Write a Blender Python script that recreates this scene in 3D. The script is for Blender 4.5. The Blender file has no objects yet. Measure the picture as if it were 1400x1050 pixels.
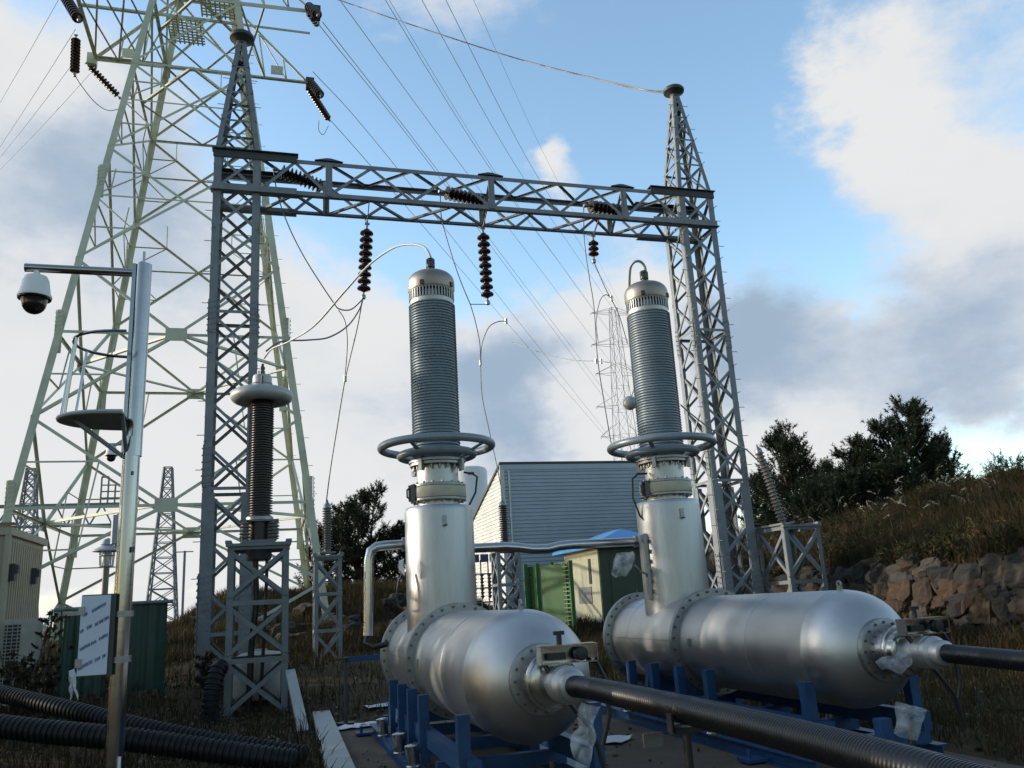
import bpy, math, random
import numpy as np
from mathutils import Vector as V, Matrix, noise as mnoise
random.seed(7); RNG = np.random.default_rng(11)
PI = math.pi
scene = bpy.context.scene
COL = scene.collection

# ------------------------------------------------------------------ camera (origin at the lens, ground about 1.62 m below)
FPX, PIT, ROL, YAW = 1149.4, .2524, -.0580, .2894
GZ = -1.62
fw = V((math.sin(YAW)*math.cos(PIT), math.cos(YAW)*math.cos(PIT), math.sin(PIT)))
r0 = V((math.cos(YAW), -math.sin(YAW), 0)); u0 = r0.cross(fw)
cr = r0*math.cos(ROL)+u0*math.sin(ROL); cu = -r0*math.sin(ROL)+u0*math.cos(ROL)
cam = bpy.data.cameras.new('camera'); co = bpy.data.objects.new('camera', cam); COL.objects.link(co)
co.matrix_world = Matrix(((cr.x, cu.x, -fw.x, 0), (cr.y, cu.y, -fw.y, 0), (cr.z, cu.z, -fw.z, 0), (0, 0, 0, 1)))
cam.sensor_width = 36; cam.sensor_fit = 'HORIZONTAL'; cam.lens = 36*FPX/1400; cam.clip_end = 5000; cam.clip_start = .05
scene.camera = co

def raydir(x, y): return cr*((x-700)/FPX)-cu*((y-525)/FPX)+fw
def at(x, y, Y):
    d = raydir(x, y); return d*(Y/d.y)
def atx(x, y, X):
    d = raydir(x, y); return d*(X/d.x)

def sm(a, b, x):
    t = np.clip((x-a)/(b-a), 0, 1); return t*t*(3-2*t)
WX = 14.0
def G(x, y):
    x = np.asarray(x, float); y = np.asarray(y, float)
    z = GZ+.5*sm(14.5, 20, y)+.32*sm(20, 25, y)
    z = z+1.4*sm(24, 30.5, y)*sm(-4.2, -1.2, x)*(1-sm(5.5, 9, x))*(1-sm(38, 46, y))
    z = z+.4*sm(9, 13.6, x)*sm(8, 14, y)*(1-sm(14, 20, y))
    z = z-.35*sm(-2, -5, x)*0
    wall = sm(WX-.35, WX+.25, x)
    hill = .35+2.0*sm(WX, WX+8, x)+.045*np.clip(x-WX-8, 0, 40)
    hill = hill*(1-sm(60, 95, y))*(1-sm(60, 95, x)) -1.0*sm(70, 100, np.maximum(x, y))
    b = np.where(y < 24, wall, wall*(1-sm(24, 30, y))+sm(WX+1, WX+7, x)*sm(24, 30, y))
    z = z*(1-b)+hill*b
    n = .05*np.sin(1.3*x+.7*y)+.05*np.sin(-.9*x+1.7*y+1)+.03*np.sin(3.1*x+2.3*y)
    return z+n*np.where((x > .4) & (x < 6.4) & (y > 4) & (y < 14), 0, 1)
def g(x, y): return float(G(x, y))

# ------------------------------------------------------------------ mesh builder
class MB:
    def __init__(s): s.v = []; s.f = []
    def add(s, vs, fs):
        n = len(s.v); s.v += [tuple(p) for p in vs]; s.f += [tuple(i+n for i in q) for q in fs]; return s
    def box(s, c, d, rz=0):
        cx, cy, cz = c; a, b, h = d[0]/2, d[1]/2, d[2]/2; ca, sa = math.cos(rz), math.sin(rz)
        vs = [(cx+x*ca-y*sa, cy+x*sa+y*ca, cz+z) for z in (-h, h) for x, y in ((-a, -b), (a, -b), (a, b), (-a, b))]
        return s.add(vs, [(3, 2, 1, 0), (4, 5, 6, 7), (0, 1, 5, 4), (1, 2, 6, 5), (2, 3, 7, 6), (3, 0, 4, 7)])
    def extr(s, p, q, prof, n1):
        p, q = V(p), V(q); d = (q-p).normalized(); n1 = V(n1); n1 = (n1-d*n1.dot(d))
        if n1.length < 1e-5: n1 = d.orthogonal()
        n1.normalize(); sd = d.cross(n1); m = len(prof)
        vs = [p+sd*a+n1*b for a, b in prof]+[q+sd*a+n1*b for a, b in prof]
        fs = [(i, (i+1) % m, m+(i+1) % m, m+i) for i in range(m)]+[tuple(range(m-1, -1, -1)), tuple(range(m, 2*m))]
        return s.add(vs, fs)
    def bar(s, p, q, w, h, n1=(0, 0, 1)):
        return s.extr(p, q, [(-w/2, -h/2), (w/2, -h/2), (w/2, h/2), (-w/2, h/2)], n1)
    def ang(s, p, q, w, n1, t=None, flip=1):      # angle section, one flange in the face, the other turned inward
        t = t or w*.13; f = flip
        pr = [(-f*w/2, 0), (f*w/2, 0), (f*w/2, -t), (-f*w/2+f*t, -t), (-f*w/2+f*t, -w), (-f*w/2, -w)]
        if f > 0: pr = pr[::-1]
        return s.extr(p, q, pr, n1)
    def chan(s, p, q, w, h, n1):
        t = .012
        pr = [(-w/2, 0), (w/2, 0), (w/2, -h), (w/2-t, -h), (w/2-t, -t), (-w/2+t, -t), (-w/2+t, -h), (-w/2, -h)]
        return s.extr(p, q, pr, n1)
    def tube(s, pts, r, n=8, caps=True, rf=None):
        pts = [V(p) for p in pts]; m = len(pts); ref = None; vs = []
        for i, p in enumerate(pts):
            d = (pts[min(i+1, m-1)]-pts[max(i-1, 0)]).normalized()
            if ref is None: ref = d.orthogonal().normalized()
            ref = (ref-d*ref.dot(d)).normalized(); b = d.cross(ref); rr = rf(i) if rf else r
            vs += [p+ref*(rr*math.cos(2*PI*k/n))+b*(rr*math.sin(2*PI*k/n)) for k in range(n)]
        fs = [(i*n+k, i*n+(k+1) % n, (i+1)*n+(k+1) % n, (i+1)*n+k) for i in range(m-1) for k in range(n)]
        if caps: fs += [tuple(range(n-1, -1, -1)), tuple((m-1)*n+k for k in range(n))]
        return s.add(vs, fs)
    def cyl(s, p, q, r, n=16, r2=None):
        return s.tube([p, q], r, n, True, (lambda i: r if i == 0 else (r2 if r2 is not None else r)))
    def lathe(s, prof, o, ax=(0, 0, 1), n=40):
        o = V(o); ax = V(ax).normalized(); a = ax.orthogonal().normalized(); b = ax.cross(a); m = len(prof); vs = []
        for r, z in prof:
            vs += [o+ax*z+a*(r*math.cos(2*PI*k/n))+b*(r*math.sin(2*PI*k/n)) for k in range(n)]
        fs = [(i*n+k, i*n+(k+1) % n, (i+1)*n+(k+1) % n, (i+1)*n+k) for i in range(m-1) for k in range(n)]
        if prof[0][0] > 1e-4: fs.append(tuple(range(n-1, -1, -1)))
        if prof[-1][0] > 1e-4: fs.append(tuple((m-1)*n+k for k in range(n)))
        return s.add(vs, fs)
    def torus(s, o, R, r, n=64, m=14, ax=(0, 0, 1), sz=1):
        o = V(o); ax = V(ax).normalized(); a = ax.orthogonal().normalized(); b = ax.cross(a); vs = []
        for i in range(n):
            t = 2*PI*i/n; e = a*math.cos(t)+b*math.sin(t)
            vs += [o+e*(R+r*math.cos(2*PI*k/m))+ax*(sz*r*math.sin(2*PI*k/m)) for k in range(m)]
        fs = [(i*m+k, ((i+1) % n)*m+k, ((i+1) % n)*m+(k+1) % m, i*m+(k+1) % m) for i in range(n) for k in range(m)]
        return s.add(vs, fs)
    def prism(s, poly, z0, z1):
        m = len(poly); vs = [(x, y, z0) for x, y in poly]+[(x, y, z1) for x, y in poly]
        return s.add(vs, [tuple(range(m-1, -1, -1)), tuple(range(m, 2*m))]+[(i, (i+1) % m, m+(i+1) % m, m+i) for i in range(m)])
    def bolts(s, o, R, n, ax, r=.02, h=.025, ph=0):
        o = V(o); ax = V(ax).normalized(); a = ax.orthogonal().normalized(); b = ax.cross(a)
        for k in range(n):
            t = 2*PI*k/n+ph; p = o+a*(R*math.cos(t))+b*(R*math.sin(t)); s.cyl(p-ax*h*.5, p+ax*h*.5, r, 6)
        return s

def finish(me, m, smooth):
    me.materials.append(m)
    if smooth:
        me.polygons.foreach_set('use_smooth', [True]*len(me.polygons))
        try: me.set_sharp_from_angle(angle=math.radians(38))
        except Exception: pass
def worg(o):
    p = V((0, 0, 0))
    while o: p = p+V(o.location); o = o.parent
    return p
def obj(name, mb, m, parent=None, smooth=True, org=None):
    me = bpy.data.meshes.new(name)
    if parent: O = worg(parent)
    elif org is not None: O = V(org)
    else:
        xs, ys, zs = zip(*mb.v); O = V(((min(xs)+max(xs))/2, (min(ys)+max(ys))/2, min(zs)))
    me.from_pydata([(p[0]-O.x, p[1]-O.y, p[2]-O.z) for p in mb.v], [], mb.f); finish(me, m, smooth)
    o = bpy.data.objects.new(name, me); COL.objects.link(o)
    if parent: o.parent = parent
    else: o.location = O
    return o
def npobj(name, verts, tris, m, tint=None, parent=None, org=(0, 0, 0), smooth=False):
    me = bpy.data.meshes.new(name); O = worg(parent) if parent else V(org)
    vv = np.asarray(verts, np.float32)-np.array([O.x, O.y, O.z], np.float32); tr = np.asarray(tris, np.int32)
    me.vertices.add(len(vv)); me.vertices.foreach_set('co', vv.ravel())
    me.loops.add(tr.size); me.loops.foreach_set('vertex_index', tr.ravel())
    k = tr.shape[1]
    me.polygons.add(len(tr)); me.polygons.foreach_set('loop_start', np.arange(0, tr.size, k, dtype=np.int32))
    try: me.polygons.foreach_set('loop_total', np.full(len(tr), k, np.int32))
    except Exception: pass
    me.update(calc_edges=True)
    if tint is not None:
        a = me.attributes.new('tint', 'FLOAT', 'POINT'); a.data.foreach_set('value', np.asarray(tint, np.float32))
    me.materials.append(m)
    if smooth: me.polygons.foreach_set('use_smooth', [True]*len(me.polygons))
    o = bpy.data.objects.new(name, me); COL.objects.link(o)
    if parent: o.parent = parent
    else: o.location = O
    return o
def tag(o, label=None, cat=None, group=None, kind=None):
    if label: o['label'] = label
    if cat: o['category'] = cat
    if group: o['group'] = group
    if kind: o['kind'] = kind
    return o
def thing(name, loc, label, cat, group=None):
    o = bpy.data.objects.new(name, None); COL.objects.link(o); o.location = loc; o.empty_display_size = .2
    return tag(o, label, cat, group)
def sub(name, parent):
    o = bpy.data.objects.new(name, None); COL.objects.link(o); o.parent = parent; o.empty_display_size = .1; return o
def dup(root, loc=None, label=None, parent=None, rot=None, scale=None):
    c = root.copy(); COL.objects.link(c)
    if parent: c.parent = parent
    if loc is not None: c.location = loc
    if rot is not None: c.rotation_euler = rot
    if scale is not None: c.scale = scale
    if label: c['label'] = label
    for ch in list(root.children): dup(ch, parent=c)
    return c

# ------------------------------------------------------------------ materials
def nt(name):
    m = bpy.data.materials.new(name); m.use_nodes = True; t = m.node_tree; return m, t, t.nodes['Principled BSDF']
def mat(name, c, rough=.5, metal=0, var=.18, sc=4, bump=0, bsc=30, stain=None, stain_amt=.5, rvar=.12, spec=.5, stretch=None, coat=0):
    m, t, b = nt(name); N, L = t.nodes.new, t.links.new
    tc = N('ShaderNodeTexCoord'); vec = tc.outputs['Object']
    if stretch:
        mp = N('ShaderNodeMapping'); mp.inputs['Scale'].default_value = stretch; L(vec, mp.inputs['Vector']); vec = mp.outputs[0]
    n1 = N('ShaderNodeTexNoise'); n1.inputs['Scale'].default_value = sc; n1.inputs['Detail'].default_value = 6; n1.inputs['Roughness'].default_value = .65; L(vec, n1.inputs['Vector'])
    r = N('ShaderNodeValToRGB'); e = r.color_ramp.elements
    e[0].position = .3; e[1].position = .7
    e[0].color = (*[x*(1-var) for x in c], 1); e[1].color = (*[min(1, x*(1+var)) for x in c], 1)
    L(n1.outputs['Fac'], r.inputs[0]); colr = r.outputs[0]
    if stain:
        n2 = N('ShaderNodeTexNoise'); n2.inputs['Scale'].default_value = sc*.6; n2.inputs['Detail'].default_value = 8; n2.inputs['Roughness'].default_value = .7; L(vec, n2.inputs['Vector'])
        r2 = N('ShaderNodeValToRGB'); r2.color_ramp.elements[0].position = .52; r2.color_ramp.elements[1].position = .72
        r2.color_ramp.elements[1].color = (stain_amt,)*3+(1,); L(n2.outputs['Fac'], r2.inputs[0])
        mx = N('ShaderNodeMix'); mx.data_type = 'RGBA'; L(r2.outputs[0], mx.inputs[0]); L(colr, mx.inputs[6]); mx.inputs[7].default_value = (*stain, 1); colr = mx.outputs[2]
    L(colr, b.inputs['Base Color'])
    mr = N('ShaderNodeMapRange'); mr.inputs['To Min'].default_value = max(.02, rough-rvar); mr.inputs['To Max'].default_value = min(1, rough+rvar)
    L(n1.outputs['Fac'], mr.inputs['Value']); L(mr.outputs[0], b.inputs['Roughness'])
    b.inputs['Metallic'].default_value = metal; b.inputs['Specular IOR Level'].default_value = spec; b.inputs['Coat Weight'].default_value = coat
    if bump:
        n3 = N('ShaderNodeTexNoise'); n3.inputs['Scale'].default_value = bsc; n3.inputs['Detail'].default_value = 4; L(vec, n3.inputs['Vector'])
        bp = N('ShaderNodeBump'); bp.inputs['Strength'].default_value = bump; bp.inputs['Distance'].default_value = .02; L(n3.outputs['Fac'], bp.inputs['Height']); L(bp.outputs[0], b.inputs['Normal'])
    return m
def tintmat(name, stops, rough=.8, trans=0):
    m, t, b = nt(name); N, L = t.nodes.new, t.links.new
    a = N('ShaderNodeAttribute'); a.attribute_name = 'tint'; r = N('ShaderNodeValToRGB'); L(a.outputs['Fac'], r.inputs[0]); el = r.color_ramp.elements
    while len(el) < len(stops): el.new(.5)
    for e, (p, c) in zip(el, stops): e.position = p; e.color = (*c, 1)
    L(r.outputs[0], b.inputs['Base Color']); b.inputs['Roughness'].default_value = rough; b.inputs['Specular IOR Level'].default_value = .25
    if trans:
        tr = N('ShaderNodeBsdfTranslucent'); L(r.outputs[0], tr.inputs['Color']); ms = N('ShaderNodeMixShader'); ms.inputs[0].default_value = trans
        L(b.outputs[0], ms.inputs[1]); L(tr.outputs[0], ms.inputs[2]); L(ms.outputs[0], t.nodes['Material Output'].inputs['Surface'])
    return m
M = dict(
    galv=mat('galvanised_steel', (.19, .21, .23), .55, .2, .2, 3, .08, 60, (.10, .09, .08), .35),
    galv_l=mat('galvanised_stand', (.16, .18, .19), .55, .2, .2, 4, .08, 60, (.1, .085, .07), .4),
    dark_steel=mat('dark_steel_plate', (.05, .055, .06), .6, .2, .25, 5),
    pale_green=mat('pale_green_paint', (.50, .525, .41), .55, 0, .14, 1.2, .05, 40, (.28, .27, .17), .45),
    stainless=mat('stainless_vessel', (.46, .46, .455), .44, 1, .10, 2.6, .012, 45, (.33, .315, .29), .55, .10),
    stainless_v=mat('stainless_riser', (.44, .44, .435), .42, 1, .12, 3, .01, 45, (.30, .285, .26), .6, .1, stretch=(5, 5, .7)),
    stainless_b=mat('stainless_bright', (.48, .475, .465), .22, 1, .1, 6, .02, 60),
    flange=mat('flange_steel', (.30, .30, .295), .42, .9, .2, 14, .06, 60, (.2, .18, .16), .4),
    bolt=mat('bolt_steel', (.12, .115, .11), .5, .7, .2, 20),
    porcelain=mat('grey_porcelain', (.20, .25, .29), .42, 0, .12, 5, .02, 20, None, .5, .06),
    porc_dark=mat('dark_porcelain', (.05, .05, .052), .4, 0, .2, 6),
    porc_mid=mat('brown_grey_porcelain', (.13, .12, .11), .4, 0, .2, 6),
    brown=mat('brown_glaze', (.032, .013, .011), .22, 0, .3, 12),
    cap_alu=mat('dull_cast_aluminium', (.30, .265, .225), .46, .9, .12, 4, .05, 50, (.30, .25, .20), .5),
    alu=mat('cast_light_aluminium', (.42, .42, .41), .45, .8, .12, 8),
    ring=mat('grey_ring_paint', (.21, .245, .275), .38, .2, .1, 6, 0),
    ring_l=mat('light_grey_ring', (.36, .38, .38), .45, .15, .12, 5, 0, 30, (.24, .23, .21), .4),
    cream=mat('cream_clamp_band', (.44, .41, .31), .5, 0, .12, 6),
    blue=mat('blue_paint', (.012, .060, .155), .45, 0, .25, 5, .05, 40, (.03, .06, .09), .6),
    rubber=mat('black_cable_sheath', (.004, .0045, .006), .36, 0, .3, 8, .02, 60, (.012, .012, .012), .3, .08, .4),
    hose=mat('black_corrugated_plastic', (.008, .0085, .010), .5, 0, .3, 6, .04, 40, (.04, .036, .03), .4, .1, .25),
    black=mat('black_plastic', (.015, .015, .016), .4),
    white=mat('white_plastic', (.72, .72, .70), .4, 0, .06, 4),
    film=mat('bluish_white_film', (.52, .58, .68), .35, 0, .06, 3),
    ink=mat('dark_blue_ink', (.20, .25, .38), .6),
    box=mat('dark_box_steel', (.05, .055, .055), .5, .2),
    pole=mat('polished_stainless_pole', (.36, .355, .35), .17, 1, .08, 3, .02, 20, (.42, .36, .30), .5, .06),
    conc=mat('pale_concrete', (.36, .35, .32), .9, 0, .2, 6, .25, 40, (.2, .18, .15), .5),
    paint_w=mat('worn_white_paint', (.34, .36, .345), .6, 0, .15, 3, .1, 30, (.22, .21, .19), .5),
    cabin=mat('beige_cabin_paint', (.42, .36, .26), .6, 0, .1, 2, .03, 20, (.3, .24, .17), .4),
    green_sheet=mat('green_sheeting', (.008, .045, .032), .4, 0, .3, 3, .05, 10),
    green_dk=mat('dark_green_wall', (.055, .085, .05), .6, 0, .15, 2),
    kiosk_l=mat('cream_green_wall', (.32, .32, .23), .65, 0, .15, 3, .05, 20, (.24, .22, .14), .5),
    blue_roof=mat('blue_sheet_roof', (.035, .22, .50), .35, .1, .12, 3),
    green_fence=mat('green_fence_paint', (.022, .11, .026), .5, 0, .15, 4),
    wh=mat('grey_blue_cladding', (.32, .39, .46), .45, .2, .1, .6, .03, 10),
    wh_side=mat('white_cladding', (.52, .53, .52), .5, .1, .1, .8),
    silo=mat('white_tank_paint', (.62, .64, .66), .5, 0, .06, 1),
    wire=mat('grey_conductor', (.12, .12, .125), .5, .5, .1, 5),
    wire_b=mat('bright_conductor', (.34, .35, .36), .55, .1, .1, 5),
    bark=mat('bark', (.075, .055, .04), .9, 0, .3, 8, .4, 30),
    far_steel=mat('far_tower_steel', (.15, .17, .19), .6, .2, .1, 1),
    grey_box=mat('grey_loudspeaker', (.35, .37, .42), .6),
    glassy=mat('smoked_glass', (.012, .013, .016), .08, 0, .1, 5),
    litter=mat('white_paper', (.62, .63, .66), .7, 0, .1, 9),
)
def plastic_film():
    m, t, b = nt('clear_plastic_film'); N, L = t.nodes.new, t.links.new
    b.inputs['Base Color'].default_value = (.75, .78, .82, 1); b.inputs['Roughness'].default_value = .25; b.inputs['Alpha'].default_value = .38
    n = N('ShaderNodeTexNoise'); n.inputs['Scale'].default_value = 9; n.inputs['Detail'].default_value = 5
    tc = N('ShaderNodeTexCoord'); L(tc.outputs['Object'], n.inputs['Vector'])
    mr = N('ShaderNodeMapRange'); mr.inputs['From Min'].default_value = .35; mr.inputs['From Max'].default_value = .68; mr.inputs['To Min'].default_value = .05; mr.inputs['To Max'].default_value = .42
    L(n.outputs['Fac'], mr.inputs['Value']); L(mr.outputs[0], b.inputs['Alpha'])
    bp = N('ShaderNodeBump'); bp.inputs['Strength'].default_value = .25; bp.inputs['Distance'].default_value = .04; L(n.outputs['Fac'], bp.inputs['Height']); L(bp.outputs[0], b.inputs['Normal'])
    return m
M['plastic'] = plastic_film()
def ground_mat():
    m, t, b = nt('dry_soil_and_grass'); N, L = t.nodes.new, t.links.new
    tc = N('ShaderNodeTexCoord'); 
    def no(s, d=8):
        n = N('ShaderNodeTexNoise'); n.inputs['Scale'].default_value = s; n.inputs['Detail'].default_value = d; n.inputs['Roughness'].default_value = .7; L(tc.outputs['Object'], n.inputs['Vector']); return n.outputs['Fac']
    r = N('ShaderNodeValToRGB'); e = r.color_ramp.elements
    for p, c in ((.0, (.03, .023, .016)), (.42, (.055, .041, .026)), (.55, (.085, .060, .031)), (.66, (.06, .058, .027)), (.85, (.11, .078, .038))):
        if p in (0., ): e[0].position = p; e[0].color = (*c, 1)
        elif p == .85: e[-1].position = p; e[-1].color = (*c, 1)
        else:
            k = e.new(p); k.color = (*c, 1)
    ad = N('ShaderNodeMix'); ad.inputs[0].default_value = .45; L(no(.5), ad.inputs[2]); L(no(6), ad.inputs[3]); L(ad.outputs[0], r.inputs[0])
    L(r.outputs[0], b.inputs['Base Color']); b.inputs['Roughness'].default_value = .95; b.inputs['Specular IOR Level'].default_value = .15
    bp = N('ShaderNodeBump'); bp.inputs['Strength'].default_value = .8; bp.inputs['Distance'].default_value = .08; L(no(9), bp.inputs['Height']); L(bp.outputs[0], b.inputs['Normal'])
    return m
def rock_mat():
    m, t, b = nt('field_stone'); N, L = t.nodes.new, t.links.new
    tc = N('ShaderNodeTexCoord'); oi = N('ShaderNodeObjectInfo')
    r = N('ShaderNodeValToRGB'); r.color_ramp.interpolation = 'LINEAR'; e = r.color_ramp.elements
    st = [(0, (.05, .038, .03)), (.2, (.13, .075, .035)), (.38, (.05, .047, .042)), (.55, (.20, .115, .045)), (.66, (.038, .036, .034)), (.84, (.045, .042, .038)), (.9, (.15, .135, .115)), (1, (.07, .05, .032))]
    while len(e) < len(st): e.new(.5)
    for k, (p, c) in zip(e, st): k.position = p; k.color = (*c, 1)
    L(oi.outputs['Random'], r.inputs[0])
    n = N('ShaderNodeTexNoise'); n.inputs['Scale'].default_value = 3.5; n.inputs['Detail'].default_value = 9; n.inputs['Roughness'].default_value = .7; L(tc.outputs['Object'], n.inputs['Vector'])
    mr = N('ShaderNodeMapRange'); mr.inputs['From Min'].default_value = .3; mr.inputs['From Max'].default_value = .7; mr.inputs['To Min'].default_value = .3; mr.inputs['To Max'].default_value = .62; L(n.outputs['Fac'], mr.inputs['Value'])
    mx = N('ShaderNodeVectorMath'); mx.operation = 'SCALE'; L(r.outputs[0], mx.inputs[0]); L(mr.outputs[0], mx.inputs['Scale']); L(mx.outputs[0], b.inputs['Base Color'])
    b.inputs['Roughness'].default_value = .9; bp = N('ShaderNodeBump'); bp.inputs['Strength'].default_value = .7; bp.inputs['Distance'].default_value = .06; L(n.outputs['Fac'], bp.inputs['Height']); L(bp.outputs[0], b.inputs['Normal'])
    return m
M['ground'] = ground_mat(); M['rock'] = rock_mat()
M['grass'] = tintmat('dry_grass', [(0, (.015, .015, .008)), (.25, (.026, .030, .012)), (.45, (.052, .031, .014)), (.65, (.040, .044, .016)), (.82, (.085, .044, .02)), (1, (.13, .095, .05))], .8, .25)
M['plume'] = tintmat('silver_grass_plumes', [(0, (.30, .26, .2)), (1, (.55, .50, .42))], .8, .4)
M['needle'] = tintmat('pine_needles', [(0, (.008, .014, .008)), (.6, (.017, .028, .012)), (1, (.038, .052, .02))], .7, .15)
M['weed'] = tintmat('withered_leaves', [(0, (.03, .025, .014)), (.5, (.055, .04, .022)), (1, (.06, .06, .03))], .85, .2)
# ------------------------------------------------------------------ ground sheet
def build_ground():
    xs = np.concatenate([np.linspace(-900, -40, 14), np.arange(-38, 13.2, .7), np.linspace(13.4, 14.5, 8), np.arange(15, 42, .8), np.linspace(46, 900, 16)])
    ys = np.concatenate([np.linspace(-300, -12, 8), np.arange(-10, 48, .7), np.linspace(50, 110, 14), np.linspace(140, 2200, 14)])
    X, Y = np.meshgrid(xs, ys); Z = G(X, Y); nx, ny = len(xs), len(ys)
    i = np.arange(nx*ny).reshape(ny, nx)
    q = np.stack([i[:-1, :-1], i[:-1, 1:], i[1:, 1:], i[1:, :-1]], -1).reshape(-1, 4)
    o = npobj('ground', np.stack([X, Y, Z], -1).reshape(-1, 3), q, M['ground'], smooth=True)
    tag(o, 'dark dry grass and soil ground with a bank at the right', None, None, 'structure')
build_ground()
pad = MB().prism([(.75, 4.2), (6.15, 4.2), (6.15, 12.7), (.9, 13.3)], GZ-.3, GZ+.03)
tag(obj('concrete_pad', pad, mat('stained_concrete', (.095, .070, .047), .94, 0, .4, .9, .4, 25, (.045, .034, .024), .9)), 'brown stained concrete slab under both steel vessels', None, None, 'structure')

# ------------------------------------------------------------------ sky and sun
SUN_AZ = V((-.90, .36, 0)).normalized(); SUN_EL = math.radians(13)
sun_dir = V((SUN_AZ.x*math.cos(SUN_EL), SUN_AZ.y*math.cos(SUN_EL), math.sin(SUN_EL)))
sl = bpy.data.lights.new('sun', 'SUN'); sl.energy = 3.6; sl.angle = math.radians(.6); sl.color = (1, .89, .75)
so = bpy.data.objects.new('sun', sl); COL.objects.link(so); so.rotation_euler = sun_dir.to_track_quat('Z', 'Y').to_euler()
w = bpy.data.worlds.new('World'); scene.world = w; w.use_nodes = True
def build_sky():
    T = w.node_tree; N, L = T.nodes.new, T.links.new; bg = T.nodes['Background']
    sky = N('ShaderNodeTexSky'); sky.sky_type = 'NISHITA'; sky.sun_disc = False; sky.sun_elevation = SUN_EL
    sky.sun_rotation = math.atan2(sun_dir.x, sun_dir.y); sky.dust_density = .6; sky.ozone_density = 2.0; sky.air_density = 1.0
    tc = N('ShaderNodeTexCoord'); d = tc.outputs['Generated']
    def val(x):
        n = N('ShaderNodeValue'); n.outputs[0].default_value = x; return n.outputs[0]
    def ma(op, a, b=None, c=None, clamp=False):
        n = N('ShaderNodeMath'); n.operation = op; n.use_clamp = clamp
        for k, x in enumerate((a, b, c)):
            if x is None: continue
            if isinstance(x, (int, float)): n.inputs[k].default_value = x
            else: L(x, n.inputs[k])
        return n.outputs[0]
    def vm(op, a, b):
        n = N('ShaderNodeVectorMath'); n.operation = op
        for k, x in enumerate((a, b)):
            if isinstance(x, (tuple, V)): n.inputs[k].default_value = x
            elif x is not None:
                L(x, n.inputs[k])
        return n
    def noise(vec, s, det, rough=.55):
        n = N('ShaderNodeTexNoise'); n.inputs['Scale'].default_value = s; n.inputs['Detail'].default_value = det; n.inputs['Roughness'].default_value = rough; L(vec, n.inputs['Vector']); return n
    # warp the direction so that cloud borders are ragged, flatten towards the horizon
    mp = N('ShaderNodeMapping'); mp.inputs['Scale'].default_value = (1, 1, 1.7); L(d, mp.inputs['Vector'])
    wn = noise(mp.outputs[0], 5.5, 7, .6)
    off = vm('SUBTRACT', wn.outputs['Color'], (.5, .5, .5)); sc = N('ShaderNodeVectorMath'); sc.operation = 'SCALE'; L(off.outputs[0], sc.inputs[0]); sc.inputs['Scale'].default_value = .17
    dw = vm('ADD', d, sc.outputs[0]); dn = N('ShaderNodeVectorMath'); dn.operation = 'NORMALIZE'; L(dw.outputs[0], dn.inputs[0]); dd = dn.outputs[0]
    def blobs(lst):
        acc = None
        for (x, y, s, a) in lst:
            u = raydir(x, y).normalized(); k = 1/(2*(s/1149.4)**2)*2
            dot = vm('DOT_PRODUCT', dd, (u.x, u.y, u.z)).outputs['Value']
            e = ma('EXPONENT', ma('MULTIPLY', ma('SUBTRACT', dot, 1.0), k))
            acc = ma('MULTIPLY_ADD', e, a, acc if acc is not None else 0.0)
        return acc
    cover = blobs([(60, 120, 130, 0.54), (0, 330, 200, 0.36), (250, 420, 170, 0.25), (430, 470, 130, 0.50), (540, 500, 90, 0.40), (470, 620, 150, 0.40), (150, 600, 260, 0.43), (560, 15, 90, 0.43),
                   (745, 200, 30, 0.95), (762, 255, 42, 0.90), (830, 320, 80, 0.54), (860, 400, 90, 0.36), (690, 560, 95, 0.65), (800, 560, 80, 0.43), (820, 520, 70, 0.50), (760, 30, 90, 0.22),
                   (1010, 370, 80, 0.32), (1090, 470, 120, 0.58), (1260, 470, 140, 0.54), (1400, 420, 110, 0.50), (1180, 130, 45, 0.75), (1240, 190, 60, 0.70), (1310, 250, 60, 0.60), (1390, 310, 65, 0.55), (1120, 95, 35, 0.40), (1250, 20, 60, 0.40), (1310, 90, 50, -0.15), (1390, 70, 50, 0.20),
                   (1060, 600, 90, 0.40), (1350, 130, 80, 0.25), (930, 600, 80, 0.32), (1390, 575, 45, 0.60), (1250, 560, 120, 0.22), (1040, 230, 50, 0.25), (700, 680, 250, 0.25), (1150, 640, 90, 0.11), (100, 760, 300, 0.36),
                   (360, 210, 130, -0.25), (640, 270, 150, -0.60), (520, 130, 100, -0.30), (430, 330, 80, -0.40), (650, 400, 80, -0.45), (450, 60, 60, -0.30), (1360, 170, 60, -0.30), (1330, 600, 90, -.7), (1120, 630, 70, -.55), (1010, 560, 50, -.2), (1180, 400, 60, -.35), (880, 250, 60, -.2), (330, 560, 60, -.4), (60, 450, 60, -.4), (300, 520, 80, -0.25), (250, 60, 70, -0.30), (1180, 330, 70, -0.25), (960, 130, 170, -0.70), (1040, 260, 90, -0.50), (880, 210, 60, -0.50), (1390, 170, 40, -0.30), (600, 400, 60, -0.15), (1210, 640, 90, -0.10)])
    n1 = noise(mp.outputs[0], 4.2, 9, .6); n2 = noise(mp.outputs[0], 2.0, 5, .5)
    cv = ma('ADD', cover, ma('ADD', ma('MULTIPLY', ma('SUBTRACT', n1.outputs['Fac'], .5), 2.3), ma('MULTIPLY', ma('SUBTRACT', noise(mp.outputs[0], 11, 8, .62).outputs['Fac'], .5), .9)))
    cv = ma('ADD', cv, ma('MULTIPLY', ma('SUBTRACT', n2.outputs['Fac'], .5), .5))
    mr = N('ShaderNodeMapRange'); mr.interpolation_type = 'SMOOTHSTEP'; mr.inputs['From Min'].default_value = -.12; mr.inputs['From Max'].default_value = .70; L(cv, mr.inputs['Value'])
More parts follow.
